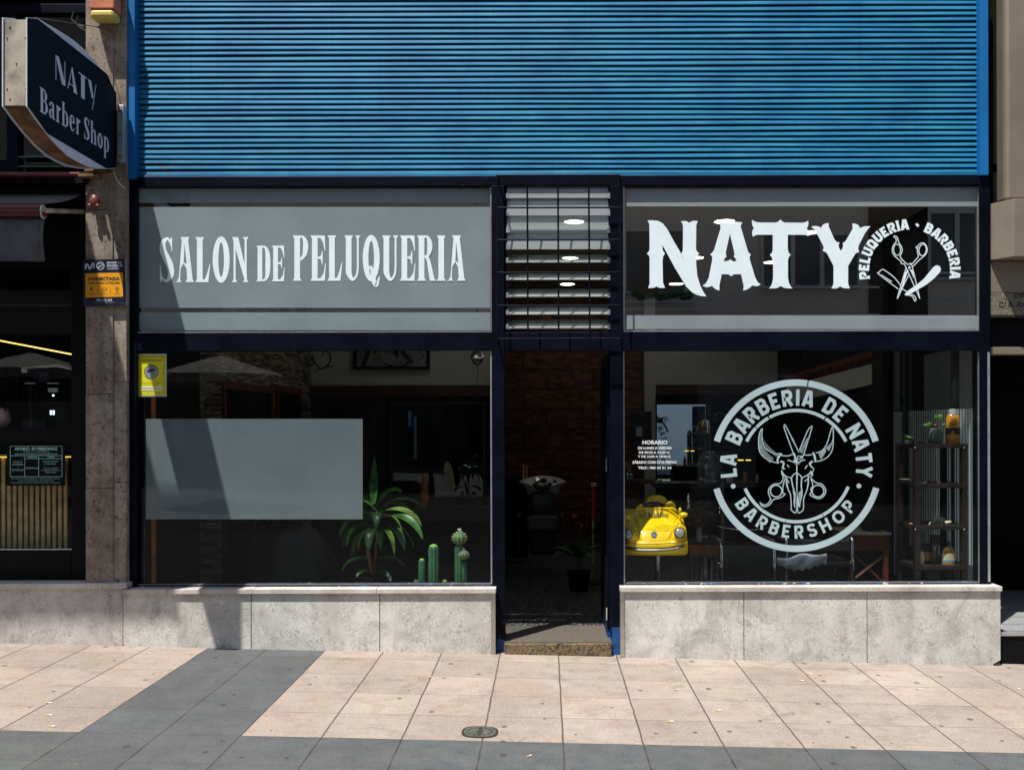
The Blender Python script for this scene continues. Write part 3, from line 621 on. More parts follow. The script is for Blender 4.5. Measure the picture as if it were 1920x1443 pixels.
# granite doorstep and threshold
ds = thing('door_step', 'speckled brown granite doorstep with worn stone threshold in the open doorway', 'doorstep', (X_(1046), 0, zg(0)))
part(ds, 'step', M['gran'], lambda q: q.box(X_(946, .01, 1210), X_(1147, .01, 1210), .012, .06, zg(.4)-.03, .093), bev=.006)
part(ds, 'threshold', M['thr'], lambda q: q.box(X_(944, .02, 1200), X_(1149, .02, 1200), .061, .62, -.03, .096))

# ---------------------------------------------------------------- shop front metal frame
sf = thing('shopfront_frame', 'dark navy painted metal shopfront frame with posts, header and transom', 'shop frame', (0, FY, .4))
def bar(name, x0, y0, x1, y1, Y=FY, d=.09, mt='navy', bev=.003):
    return part(sf, name, M[mt], lambda q: q.pbox(x0, y0, x1, y1, Y, d), bev=bev)
bar('header', 237, 329.5, 1856, 348)
bar('post', 238, 348, 256, 1101, d=.13)
bar('post', 1838, 348, 1857, 1097, d=.13)
bar('post', 922, 348, 946, 1206, d=.13); bar('post', 1145, 348, 1169, 1206, d=.13)
part(sf, 'post_foot', M['bfoot'], lambda q: q.box(X_(931, FY-.004, 1200), X_(946, FY-.004, 1200), FY-.004, FY+.12, zg(0)-.01, Z_(1203)))
part(sf, 'post_foot', M['bfoot'], lambda q: q.box(X_(1148, FY-.004, 1200), X_(1163, FY-.004, 1200), FY-.004, FY+.12, zg(.5)-.01, Z_(1180)))
bar('transom', 256, 623, 922, 657, Y=FY+.004, d=.06); bar('transom', 946, 623, 1145, 657, Y=FY+.004, d=.06); bar('transom', 1169, 621, 1838, 657, Y=FY+.004, d=.05)
bar('bottom_rail', 256, 1095.5, 922, 1103, Y=FY+.006, mt='rail'); bar('bottom_rail', 1169, 1092.5, 1838, 1099, Y=FY+.006, mt='rail')
part(sf, 'corner_bead', M['alu'], lambda q: q.pbox(1852, 660, 1856.5, 1090, FY-.003, .002))

# ---------------------------------------------------------------- roller shutter
rs = thing('roller_shutter', 'blue painted steel roller shutter with horizontal slats above the shop windows', 'shutter', (0, .1, 3.35))
SY = .105
def curtain(q):
    x0, x1 = X_(252, SY, 200), X_(1840, SY, 200); pitch = .0383; z = Z_(329.5, SY)+.004
    prof = [(.030, 0), (.030, .0080), (.0002, .0088), (-.0026, .0100), (-.0028, .0122), (-.0010, .018), (.0012, .026), (.0034, .033), (.0048, .0377)]
    nx = 24; rows = []
    while z < Z_(-70, SY):
        for (dy, dz) in prof: rows.append((dy, z+dz))
        z += pitch
    vs = []
    for i, (dy, zz) in enumerate(rows):
        k = i//len(prof); ph = (k*37 % 17)/17*6.28
        for j in range(nx+1):
            x = x0+(x1-x0)*j/nx
            vs.append((x, SY+dy+.0012*math.sin(x*1.3+ph), zz+.0018*math.sin(x*.9+ph*1.7)+.0015*math.sin(x*2.3+ph)))
    fs = []
    for i in range(len(rows)-1):
        for j in range(nx): a = i*(nx+1)+j; fs.append((a, a+1, a+nx+2, a+nx+1))
    q.add(vs, fs)
part(rs, 'slat_curtain', M['blue'], curtain, smooth=50)
part(rs, 'bottom_bar', M['blue'], lambda q: q.pbox(252, 326, 1840, 330.5, SY-.012, .03), bev=.003)
part(rs, 'side_guide', M['bluej'], lambda q: q.box(X_(237, .045, 180), X_(253, .045, 180), .045, .16, Z_(335, .045, 245), Z_(-70)), bev=.003)
part(rs, 'side_guide', M['bluej'], lambda q: q.box(X_(1838, .045, 180), X_(1853.5, .045, 180), .045, .16, Z_(328, .045, 1845), Z_(-70)), bev=.003)
part(rs, 'housing', M['dwall'], lambda q: q.box(X_(237), X_(1853), .17, .5, 3.4, 4.8))

# ---------------------------------------------------------------- windows
def window(label, x0, y0, x1, y1):
    wdw = thing('shop_window', label, 'window', (X_((x0+x1)/2, GY), GY, Z_((y0+y1)/2, GY)), 'fixed panes of the shop front')
    part(wdw, 'pane', M['uglass' if y0 < 500 else 'glass'], lambda q: q.poly([P(x0-2, y0-3, GY), P(x1+2, y0-3, GY), P(x1+2, y1+3, GY), P(x0-2, y1+3, GY)]))
    def bead(q):
        for (a, b, c2, d) in ((x0-1, y1-1.6, x1+1, y1+1.2), (x0-1.5, y0, x0+1.2, y1-1.6), (x1-1.2, y0, x1+1.5, y1-1.6)): q.pbox(a, b, c2, d, GY-.022, .02)
    part(wdw, 'glazing_bead', M['alu'], bead)
    return wdw
def quad(q, x0, y0, x1, y1, Y): q.flat = True; q.poly([P(x0, y0, Y), P(x1, y0, Y), P(x1, y1, Y), P(x0, y1, Y)])
FD = GY-.003
# upper left: frosted with SALON DE PELUQUERIA
w1 = window('upper left window, grey frosted film with white words Salon de Peluqueria', 256, 350, 921, 623)
part(w1, 'film', M['film'], lambda q: (quad(q, 261, 388, 919, 577, FD), quad(q, 261, 354, 919, 380.5, FD), quad(q, 261, 585.5, 919, 619, FD)))
ik = Ink(img(FD-.001))
def word(ik, txt, x0, x1, base, cap):
    wd = text_width(WS, txt, .045); k = (x1-x0)/wd
    line_text(ik, WS, txt, lambda u, v: (x0+u*k, base-v*cap), .045)
word(ik, 'SALON', 299, 465, 529, 84.5); word(ik, 'DE', 481, 534, 527.5, 67); word(ik, 'PELUQUERIA', 549.5, 872.5, 526.5, 85)
ik.build('lettering', M['vin'], w1)
# upper right: NATY and scissors
w2 = window('upper right window with huge white letters Naty and scissors emblem', 1170, 350, 1836, 620)
part(w2, 'film', M['filmb'], lambda q: (quad(q, 1175, 354.5, 1834, 387, FD), quad(q, 1175, 591, 1834, 617, FD)))
c7 = lambda pts: [(1160+x/4.656, 330+y/4.656) for x, y in pts]; c5 = lambda pts: [(1400+x/5.55, 340+y/5.55) for x, y in pts]
ik = Ink(img(FD-.001))
ik.put([c7([(252,388),(300,387),(345,392),(385,414),(422,460),(484,573),(540,668),(566,735),(558,706),(546,680),(560,650),(562,440),(556,412),(541,396),(580,392),(600,398),(615,408),(632,398),(650,392),(691,392),(677,430),(675,640),(685,660),(704,676),(685,694),(677,715),(677,770),(686,870),(712,955),(740,1012),(766,1050),(720,1047),(680,1036),(640,1014),(590,965),(490,800),(388,612),(383,598),(384,648),(405,676),(388,702),(383,740),(387,930),(405,976),(365,977),(345,972),(330,963),(314,973),(295,977),(258,978),(270,940),(270,712),(263,692),(245,676),(263,660),(270,640),(268,420)])])
ik.put([c7([(972,420),(990,406),(1020,400),(1050,402),(1079,403),(1064,440),(1126,648),(1136,672),(1155,685),(1145,700),(1143,722),(1190,880),(1214,928),(1240,944),(1222,957),(1200,961),(1165,955),(1150,972),(1125,988),(1087,999),(1092,960),(1068,857),(1015,857),(998,862),(984,876),(975,868),(974,727),(990,740),(1005,745),(1029,743),(1019,718),(1003,700),(1012,688),(1008,660),(971,503)])])
ik.put([c7([(972,420),(971,503),(935,665),(937,688),(942,702),(926,718),(915,745),(945,743),(960,738),(974,727),(975,868),(966,862),(950,857),(900,857),(880,950),(880,999),(846,988),(825,970),(815,958),(795,966),(765,971),(731,956),(760,938),(786,890),(818,722),(813,698),(797,685),(814,672),(832,648),(890,455),(886,425),(878,404),(925,400),(950,406)])])
ik.put([c5([(55,398),(70,412),(105,425),(150,429),(300,429),(330,420),(350,397),(372,418),(395,429),(580,431),(612,425),(640,409),(643,440),(638,466),(624,490),(638,512),(643,540),(642,573),(622,561),(598,556),(428,556),(428,700),(436,742),(460,765),(438,785),(430,820),(430,1000),(440,1058),(458,1092),(478,1113),(425,1113),(385,1106),(355,1087),(328,1105),(300,1113),(232,1113),(256,1085),(268,1045),(275,1000),(275,850),(262,790),(240,765),(264,742),(271,710),(271,556),(110,556),(88,562),(65,578),(56,545),(60,510),(76,488),(60,462),(55,430)])])
ik.put([c5([(670,472),(700,466),(730,465),(758,474),(775,486),(785,462),(800,446),(825,437),(855,435),(853,468),(915,608),(932,626),(968,640),(955,662),(962,690),(980,726),(1000,690),(1004,662),(998,640),(1020,632),(1036,610),(1105,490),(1097,438),(1130,441),(1158,452),(1182,486),(1205,474),(1235,467),(1289,468),(1262,496),(1228,545),(1166,668),(1160,700),(1170,736),(1148,742),(1128,758),(1090,822),(1056,880),(1056,1050),(1062,1085),(1076,1113),(1030,1113),(1000,1108),(972,1092),(948,1108),(920,1116),(880,1111),(898,1085),(903,1050),(903,880),(860,795),(838,752),(820,735),(790,722),(803,690),(790,656),(740,562),(705,500)])])
ik.build('lettering', M['vin'], w2)
em = MB(); ik = Ink(img(FD-.001))
arc_text(ik, 'PELUQUERIA - BARBERIA', 1705.5, 506, 85.5, 187, -6.5, 18.5, .25, serif=True, wide=1.08)
S7 = lambda p: [(1600+a[0]/7.595, 390+a[1]/7.595, (a[2] if len(a) > 2 else 11)/7.595) for a in p]
def E7(cx, cy, rx, ry, ww, rot=0):
    r_ = rad(rot); return S7([(cx+rx*math.cos(t)*math.cos(r_)-ry*math.sin(t)*math.sin(r_), cy+rx*math.cos(t)*math.sin(r_)+ry*math.sin(t)*math.cos(r_), ww) for t in [2*PI*i/16 for i in range(16)]])
for e in ((622,595,48,80,10,-4), (985,598,52,82,12,8)): ik.put(stroke(E7(*e), closed=True))
for p in ([(570,405),(600,400),(630,430),(645,490),(680,545),(695,600),(680,650),(665,690),(700,740),(760,795),(800,800),(830,800),(880,745),(925,690),(915,650),(910,590),(925,530),(965,500),(1010,505),(1045,560),(1045,630),(1000,690),(930,745),(880,800),(840,835)],
          [(570,405),(605,440),(608,480),(570,530),(552,600),(570,660),(610,705),(660,745),(680,760),(680,790),(720,800),(750,850),(945,1290)],
          [(800,800),(835,830),(945,1290)], [(750,850),(625,1280),(690,1150),(785,955)], [(905,545),(890,560),(905,580)]): ik.put(stroke(S7(p), n=4))
ik.put(disc(1600+797/7.595, 390+848/7.595, 2.3))
ik.put(stroke(S7([(650,1240,10),(700,1100,20),(745,940,30),(780,880,8)]))); ik.put(stroke(S7([(800,880,8),(830,900,26),(860,1000,4)])))
for p in ([(640,1155),(365,945),(365,915),(410,875),(440,885),(560,970),(640,1060),(670,1100)], [(395,950,8),(545,1050,14)], [(690,1150),(760,1190),(800,1200)], [(780,1240),(840,1260),(870,1320),(890,1310),(870,1250),(800,1225)]): ik.put(stroke(S7(p), smooth=True, n=3))
ik.put([[(1600+x/7.595, 390+y/7.595) for x, y in [(725,1235),(760,1190),(860,1120),(905,1090),(1000,1010),(1140,840),(1180,815),(1225,825),(1245,865),(1235,910),(1150,1000),(1040,1090),(920,1160),(760,1250)]]])
ik.build('emblem', M['vin'], w2)
# lower left: frosted panel and notice
w3 = window('lower left window with a plain grey frosted panel across its middle', 256, 658, 921, 1096)
part(w3, 'film', M['film2'], lambda q: quad(q, 273.5, 785, 680, 973, FD))
# lower right: round logo + opening hours
w4 = window('lower right window with round barbershop logo and opening hours', 1170, 658, 1837, 1093)
C0 = (1493, 872.6); ik = Ink(img(FD-.001))
def chip(a0, a1, n): return [(a0+(a1-a0)*i/n, a0+(a1-a0)*(i+1)/n) for i in range(n)]
def ring(r1, r2, a0, a1, gaps=()):
    cuts = sorted(gaps); cur = a0
    for g0, g1 in cuts+[(a1, a1)]:
        if g0 > cur: ik.put(band(C0[0], C0[1], r1, -r1, r2, -r2, cur, g0, n=max(6, int((g0-cur)/3))))
        cur = g1
ring(161.5, 149.5, 17, 163, [(81.6, 82.4)]); ring(161.5, 149.5, 196, 344.5, [])
ring(106.5, 100.5, 26, 154, [(58, 59.2), (119, 120.4), (136, 137)]); ring(108, 102, 204, 338, [(298, 298.6), (259, 259.5)])
arc_text(ik, 'LA BARBERIA DE NATY', C0[0], C0[1], 127.5, 186.0, -5.0, 30.5, .215, wide=.98)
arc_text(ik, 'BARBERSHOP', C0[0], C0[1]-.3, 124.5, 215.5, 322.0, 24.5, .20, down=True, wide=1.05)
for q in ((1320+213/3.9, 690+862/3.9), (1320+1132/3.9, 690+860/3.9)): ik.put(disc(q[0], q[1], 4.5))
S9 = lambda p, ww=13: [(1400+a[0]/7.215, 780+a[1]/7.215, (a[2] if len(a) > 2 else ww)/7.215) for a in p]
def st9(p, ww=13, closed=False, sm=True): ik.put(stroke(S9(p, ww), smooth=sm, closed=closed, n=4))
for sx in (0, 1):
    F = (lambda p: p) if sx == 0 else (lambda p: [(1352-a[0],)+tuple(a[1:]) for a in p])
    if sx == 0:
        st9([(455,500),(385,510),(310,475),(240,420),(210,330),(205,240),(210,170),(190,190),(165,270),(160,370),(170,460),(210,530),(290,590),(370,620),(430,635)])
        for i in range(26):
            t = i/25; a = (165+30*t**2.2+250*max(0,t-.45)**1.3, 230+400*t**.8); st9([(a[0],a[1],6),(a[0]+30+20*t, a[1]-25-40*t*(t>.4),6)], sm=False)
        for i in range(14):
            t = i/13; st9([(225+10*t+190*t,  300+215*t**.7,6),(200+18*t+190*t, 330+225*t**.7,6)], sm=False)
        st9([(475,505,22),(440,540,26),(415,590,24),(430,635,20)])
    else:
        st9([(935,495),(1010,470),(1070,400),(1110,290),(1145,165),(1165,160),(1170,260),(1165,400),(1140,490),(1080,560),(1000,600),(930,610)])
        for i in range(24):
            t = i/23; st9([(1160-190*t**1.3, 330+170*t,7),(1165-120*t**1.5-(40 if t>.6 else 0), 300+260*t**.9+20*t,7)], sm=False)
        st9([(895,490,24),(915,540,28),(925,590,24),(920,620,16)])
st9([(470,530),(560,535),(640,500)]); st9([(760,515),(810,525),(880,520)])
st9([(550,590),(630,620),(680,650),(740,605),(790,588)]); st9([(676,640),(676,780)], 15)
st9([(545,655),(570,690)]); st9([(820,660),(785,710)])
st9([(455,610,30),(500,630,22),(485,700,24),(520,710,10)]); st9([(890,610,30),(850,640,24),(880,690,16),(905,710,10),(895,745,10),(850,770,18)])
st9([(470,730,14),(490,790,34),(540,815,12),(600,830),(615,810),(640,780),(680,770),(725,800),(745,830),(810,800),(850,770)])
st9([(860,740,26),(885,790,22),(840,820,8)])
st9([(530,800,8),(540,920,22),(560,990,14),(590,1060),(600,1200),(600,1260),(640,1300),(665,1295),(680,1215),(692,1295),(720,1300),(765,1250),(768,1120),(810,1000,14),(830,900,18),(830,800)])
st9([(600,830),(620,940),(640,1010),(645,1080),(640,1160),(650,1230)], 16); st9([(745,830),(735,940),(745,1010),(740,1080),(720,1160),(712,1230)], 16)
st9([(678,780,20),(676,960,14),(680,1060,10),(690,1180,40),(680,1230,8)])
for i in range(12): st9([(618+i*3, 1000+i*15,6),(660, 1040+i*12,6)], sm=False); st9([(700, 1080+i*10-40,6),(752-i*2, 990+i*15,6)], sm=False)
st9([(530,830),(570,900)]); st9([(830,840),(780,880)])
# blades, rings and handles
st9([(505,130),(515,190),(660,590)]); st9([(505,130),(530,140),(700,480)]); st9([(640,500),(690,620),(740,590)])
st9([(870,140),(820,200),(710,460)]); st9([(870,140),(875,170),(765,520),(740,545)]); st9([(730,530),(755,580)])
for i in range(14): st9([(600+i*8, 310+i*14,7),(625+i*6, 300+i*14,7)], sm=False); st9([(715+i*7, 470-i*13,7),(745+i*8, 500-i*16,7)], sm=False)
st9([(632,600,40),(665,610,50),(680,640,10)])
for cx, cy, r1 in ((395,1010,78), (960,1010,80)):
    st9([(cx+r1*math.cos(2*PI*i/14), cy+r1*math.sin(2*PI*i/14)) for i in range(14)], 15, True)
st9([(703+22*math.cos(2*PI*i/10), 558+22*math.sin(2*PI*i/10)) for i in range(10)], 10, True)
st9([(495,800),(480,870),(440,910),(370,915),(310,960),(288,1020),(310,1090),(320,1130),(270,1190),(210,1190),(180,1165),(200,1205),(250,1220),(310,1190),(360,1125),(440,1105),(510,1060),(510,1045),(485,1030),(490,930),(520,830)])
st9([(845,780),(880,850),(940,900),(1010,915),(1060,980),(1060,1040),(1010,1100),(950,1110),(880,1080),(850,1055),(875,1020),(865,980),(890,930),(850,790)])
ik.build('logo', M['vin2'], w4)
ik = Ink(img(FD-.001))
for (tx, x0, y0, x1, y1) in (('HORARIO',1204.5,825.3,1251.5,832.8), ('DE LUNES A VIERNES',1196.3,837.2,1259.3,842), ('DE 09:30 A 13:30 H.',1198,845.6,1256,850.2), ('Y DE 16:00 A 19:30 H.',1196.2,853.2,1258,857.8), ('SÁBADO CON CITA PREVIA',1186,862.2,1269,869), ('TELF.: 985 20 51 54',1196.3,874.2,1259,879)):
    small_text(ik, tx, x0, y0, x1, y1, .03)
ik.build('opening_hours', M['wht'], w4)
# yellow CCTV notice taped inside the left pane
nt = thing('surveillance_notice', 'yellow video surveillance notice stuck in the corner of the lower left window', 'notice', P(284, 704, FD))
part(nt, 'sheet', M['yell'], lambda q: q.pbox(258, 666, 311.5, 741, FD-.004, .002))
part(nt, 'sleeve', M['alu'], lambda q: (q.pbox(256, 663, 312.5, 666, FD-.0045, .002), q.pbox(257, 741, 312.5, 743.5, FD-.0045, .002), q.pbox(310.7, 666, 312.5, 741, FD-.0045, .002)))
ik = Ink(img(FD-.006)); S15 = lambda x, y: (240+x/15.19, 655+y/15.19)
ik.put(disc(*S15(660, 640), 12.6)); ik.build('camera_symbol', M['filmb'], nt)
ik = Ink(img(FD-.0065)); ik.put(band(*S15(660, 635), 13.3, 13.3, 12.5, 12.5))
ik.put([[S15(*a) for a in [(545,590),(740,545),(757,610),(600,640),(600,655),(550,660)]]]); ik.put(stroke([(*S15(655,640),1), (*S15(680,688),1), (*S15(845,688),1)], smooth=False))
for a in ([(330,205),(1010,205)], [(1010,205),(1020,1245)], [(1020,1245),(345,1250)], [(320,205),(330,1250)]): ik.put(stroke([(*S15(*a[0]),.5), (*S15(*a[1]),.5)], smooth=False))
a, b = S15(345, 285), S15(965, 330); small_text(ik, 'ZONA VIDEOVIGILADA', a[0], a[1], b[0], b[1], .01)
a, b = S15(350, 928), S15(985, 950); small_text(ik, 'LEY ORGANICA DE PROTECCION DE DATOS', a[0], a[1], b[0], b[1], .0)
a, b = S15(415, 973), S15(905, 995); small_text(ik, 'PUEDE EJERCITAR SUS DERECHOS', a[0], a[1], b[0], b[1], .0)
ik.build('print', M['ink'], nt)
ik = Ink(img(FD-.0062)); ik.put([[S15(*a) for a in [(350,1060),(975,1060),(975,1095),(350,1095)]]]); ik.put([[S15(*a) for a in [(360,1130),(985,1130),(985,1165),(360,1165)]]]); ik.build('blank_strip', M['wht'], nt)

# ---------------------------------------------------------------- louvre window and its grille above the door
lv = thing('louvre_window', 'louvre window of obscured glass blades above the shop door', 'window', P(1046, 485, GY))
part(lv, 'side_channel', M['navy'], lambda q: q.pbox(946, 348, 951, 623, FY+.02, .06)); part(lv, 'side_channel', M['navy'], lambda q: q.pbox(1141, 348, 1145, 623, FY+.02, .06))
for i, yb in enumerate((371.5, 404.2, 436, 467.5, 492.5, 525, 557.3, 589.7, 616.3)):
    tilt = rad(12) if i < 4 else rad(57); L = .128
    b0 = P(1046, yb, FY+.015); y0, z0 = FY+.015, b0.z
    def bl(q):
        a, b = X_(950, y0, yb), X_(1143, y0, yb); dy, dz = L*math.sin(tilt), L*math.cos(tilt); ny, nz = -math.cos(tilt)*.005, math.sin(tilt)*.005
        q.add([(a,y0,z0),(b,y0,z0),(b,y0+dy,z0+dz),(a,y0+dy,z0+dz),(a,y0+ny,z0+nz),(b,y0+ny,z0+nz),(b,y0+dy+ny,z0+dz+nz),(a,y0+dy+ny,z0+dz+nz)],
              [(0,1,2,3),(7,6,5,4),(0,4,5,1),(1,5,6,2),(2,6,7,3),(3,7,4,0)])
    part(lv, 'blade', M['louv'], bl)
    part(lv, 'clip', M['alu'], lambda q: (q.pbox(949, yb-9, 953.5, yb, FY+.008, .02), q.pbox(1139, yb-9, 1144, yb, FY+.008, .02)))
gr = thing('window_grille', 'dark blue iron bar grille standing off in front of the louvre window', 'grille', P(1046, 480, -.03))
QY = -.03
def gbar(x0, y0, x1, y1, r=.0062): part(gr, 'bar', M['navy'], lambda q: q.tube([P(x0, y0, QY), P(x1, y1, QY)], r, 8))
for x0, x1 in ((932.5, 933), (988.5, 990), (1046.2, 1047.5), (1103.8, 1106), (1160.5, 1164)): gbar(x0, 328, x1, 635)
for y in (329, 389.5, 450, 511, 573, 635): gbar(933, y, 1163, y-.4)
for (x, y) in ((933, 331), (1161, 331), (933, 635), (1163, 635)): part(gr, 'bracket', M['navy'], lambda q: q.tube([P(x, y, QY), P(x, y, FY+.005)], .006, 6))
# ---------------------------------------------------------------- stone pilaster and the bar on the left
pl = thing('stone_pilaster', 'brown stained limestone pilaster between the bar and the shop', 'pilaster', P(198, 1096, .02))
for (y0, y1) in ((-80, 175), (176, 392), (393, 738), (739, 914.5), (915.5, 1095)):
    part(pl, 'stone_slab', M['pil'], lambda q: q.pbox(160.5, y0, 211.5, y1, .02, .2), bev=.003)
for (y0, y1) in ((-80, 330), (331, 714.5), (715.5, 903.5), (904.5, 1095)):
    part(pl, 'side_slab', M['pil'], lambda q: q.pbox(212.3, y0, 237, y1, .03, .2), bev=.003)
part(pl, 'backing', M['joint'], lambda q: q.pbox(163, -80, 236, 1094, .045, .18))
BY = .12
bf = thing('bar_facade', 'black framed glass front of the neighbouring bar with oak slats behind its lower pane', 'shop front', P(60, 800, BY))
def bp(name, x0, y0, x1, y1, Y, d, mt, bev=.003): return part(bf, name, M[mt], lambda q: q.pbox(x0, y0, x1, y1, Y, d), bev=bev)
bp('frame', 134, 490, 164, 1092, BY, .1, 'black'); bp('frame', -420, 1031, 134, 1092, BY, .1, 'black'); bp('frame', -420, 801, 134, 829, BY, .1, 'black')
bp('frame', -420, 405, 164, 500, BY+.02, .1, 'blk2'); bp('frame', -420, 336, 164, 372, BY-.02, .1, 'blk2')
bp('glazing_strip', -420, 570.5, 133, 573.5, BY+.03, .02, 'plast')
part(bf, 'pane', M['glass'], lambda q: quad(q, -420, 500, 136, 803, BY+.05)); part(bf, 'pane', M['glass'], lambda q: quad(q, -420, 827, 136, 1033, BY+.05))
bp('glazing_strip', -420, 1029, 134, 1031, BY-.003, .02, 'alu', 0)
def slats(q):
    x = -400
    while x < 130: q.pbox(x, 858, x+6.2, 1031, BY+.13, .02); x += 10.6
part(bf, 'slat_panel', M['slatw'], slats); bp('slat_backing', -420, 850, 134, 1033, BY+.16, .02, 'blk2', 0)
bp('slat_shelf', -400, 852, 132, 856, BY+.10, .06, 'slatw', 0); bp('light_strip', -400, 856.3, 132, 857.6, BY+.118, .01, 'ledw', 0)
# storey above the awning: dark window with green louvres
struct(part(None, 'bar_walls', M['blk2'], lambda q: q.box(-9, -3.1, .7, .8, 2.97, 6.5)))
uw = thing('upper_window', 'dark upper window with green glass louvres behind the projecting sign', 'window', P(70, 160, .15))
part(uw, 'frame', M['navy'], lambda q: (q.pbox(-420, 8, 161, 25, .14, .06), q.pbox(12, 25, 33, 322, .14, .06), q.pbox(-420, 300, 12, 322, .14, .06), q.pbox(100, 255, 161, 262, .14, .06)), bev=.003)
part(uw, 'pane', M['dglass'], lambda q: quad(q, -420, 25, 160, 322, .18))
for y in (287, 305): part(uw, 'louvre', M['green_lv'], lambda q: q.prism([(0, 0), (.11, .05), (.11, .056), (0, .006)], lambda y_, z_: (X_(33, .12, y), .12+y_, Z_(y+6, .12)+z_), (X_(150, .12, y)-X_(33, .12, y), 0, 0)))
for a in ((138, 22, 4), (146, 30, 8)): part(uw, 'cable_loop', M['plast'], lambda q: q.tube([P(a[0], a[1], .1), P(a[0]-4, a[1]+15, .09), P(a[0]+6, a[1]+24, .09), P(a[0]+20, a[1]+28+a[2]/3, .1)], .005, 6))
# bar interior
br = struct(part(None, 'bar_walls', M['blk2'], lambda q: (q.box(-9, -3.15, 3.6, 3.7, 0, 5.4), q.box(-3.2, -3.12, .25, 3.6, 0, 5.4), q.box(-9, -8.9, .25, 3.6, 0, 5.4))))
struct(part(None, 'bar_floor', M['dwall'], lambda q: q.box(-8.9, -3.2, .3, 3.6, .05, .1))); struct(part(None, 'bar_ceiling', M['blk2'], lambda q: q.box(-8.9, -3.2, .3, 3.6, 2.96, 3.05)))
ls = part(None, 'light_strip', M['ledo'], lambda q: q.tube([P(-60, 626, 1.6), P(8, 640, 1.6), P(134, 664, 1.45)], .006, 6)); tag(ls, 'thin yellow glowing light line under the dark bar ceiling', 'light strip')
bc = thing('bar_counter', 'black bar counter with shelf and coffee machine lights inside the left bar', 'counter', P(90, 990, 2.2))
part(bc, 'counter', M['dwall'], lambda q: q.pbox(-150, 752, 150, 1040, 2.2, .5))
for a in (46, 88): part(bc, 'shelf', M['alu'], lambda q: q.pbox(a, 717.5, a+22, 719, 2.3, .2))
for a in (66, 30): part(bc, 'shelf_post', M['dwall'], lambda q: q.pbox(a, 700, a+2, 760, 2.3, .05))
part(bc, 'label_card', M['wht'], lambda q: q.pbox(90, 727, 108, 735, 2.15, .01))
for x, y in ((95.5, 771), (100.5, 771), (95.5, 775.5), (100.5, 775.5), (100, 741)): part(bc, 'pilot_light', M['leds'], lambda q: q.ball(P(x, y, 2.1), .010, n=8, m=6))
part(bc, 'screen', M['leds'] if 0 else M['jeans'], lambda q: q.pbox(68, 698, 92, 717, 2.5, .02)); part(bc, 'menu_board', M['plast'], lambda q: q.pbox(40, 788, 88, 803, 1.2, .02))
cnp = thing('street_canopy_box', 'small pale lamp box with a light bar seen through the bar window', 'lamp', P(46, 697, 1.9))
part(cnp, 'box', M['alu'], lambda q: q.pbox(40, 692, 51, 698, 1.9, .05)); part(cnp, 'arm', M['wht'], lambda q: q.tube([P(41, 690, 1.9), P(108, 685.5, 1.9), P(134, 692, 1.85)], .009, 6))
# person in the bar: only the elbow shows
def person(name, label, loc, joints, edges, mats, hairpts=None):
    """joints: name -> (Vector, radius); one continuous skinned body"""
    root = thing(name, label, 'person', loc)
    nm = list(joints); me = bpy.data.meshes.new('body')
    me.from_pydata([Vector(joints[k][0])-Vector(loc) for k in nm], [(nm.index(a), nm.index(b)) for a, b in edges], [])
    ob = bpy.data.objects.new('body', me); COL.objects.link(ob); ob.parent = root
    sk = ob.modifiers.new('skin', 'SKIN'); ob.modifiers.new('sub', 'SUBSURF').render_levels = 2; ob.modifiers['sub'].levels = 2
    for i, k in enumerate(nm):
        r_ = joints[k][1]; me.skin_vertices[0].data[i].radius = r_ if isinstance(r_, tuple) else (r_, r_); me.skin_vertices[0].data[i].use_root = (k == 'pelvis')
    dg = bpy.context.evaluated_depsgraph_get(); dg.update(); m2 = bpy.data.meshes.new_from_object(ob.evaluated_get(dg))
    ob.modifiers.clear(); ob.data = m2; m2.materials.clear()
    m2.polygons.foreach_set('use_smooth', [True]*len(m2.polygons))
    for x in mats[0]: m2.materials.append(x)
    pick = mats[1]
    for f in m2.polygons: f.material_index = pick(f.center+Vector(loc))
    return root
E = P(16, 791, .30); sh = E+Vector((-.20, .04, .24)); pv = E+Vector((-.36, .10, -.28))
J = {'pelvis': (pv, .13), 'belly': (pv+Vector((0, 0, .16)), (.14, .11)), 'chest': (pv+Vector((0, 0, .36)), (.16, .11)), 'neck': (pv+Vector((0, 0, .56)), .06), 'chin': (pv+Vector((-.02, -.01, .64)), (.07, .08)), 'head': (pv+Vector((-.02, 0, .74)), (.078, .095)), 'crown': (pv+Vector((-.02, 0, .82)), .06),
     'shr': (sh, .065), 'elr': (E, .052), 'wrr': (E+Vector((-.20, -.10, -.03)), .032), 'har': (E+Vector((-.28, -.13, -.03)), (.04, .02)), 'shl': (pv+Vector((-.20, 0, .50)), .065), 'ell': (pv+Vector((-.26, -.05, .24)), .045), 'wrl': (pv+Vector((-.10, -.2, .2)), .03),
     'hpr': (pv+Vector((.10, -.02, -.02)), .09), 'knr': (pv+Vector((.12, -.0, -.04))+Vector((0, .38, 0)), .07), 'anr': (pv+Vector((.12, .40, -.46)), .045), 'hpl': (pv+Vector((-.10, -.02, -.02)), .09), 'knl': (pv+Vector((-.12, .38, -.04)), .07), 'anl': (pv+Vector((-.12, .40, -.46)), .045)}
ED = [('pelvis','belly'),('belly','chest'),('chest','neck'),('neck','chin'),('chin','head'),('head','crown'),('chest','shr'),('shr','elr'),('elr','wrr'),('wrr','har'),('chest','shl'),('shl','ell'),('ell','wrl'),('pelvis','hpr'),('hpr','knr'),('knr','anr'),('pelvis','hpl'),('hpl','knl'),('knl','anl')]
zE = E.z
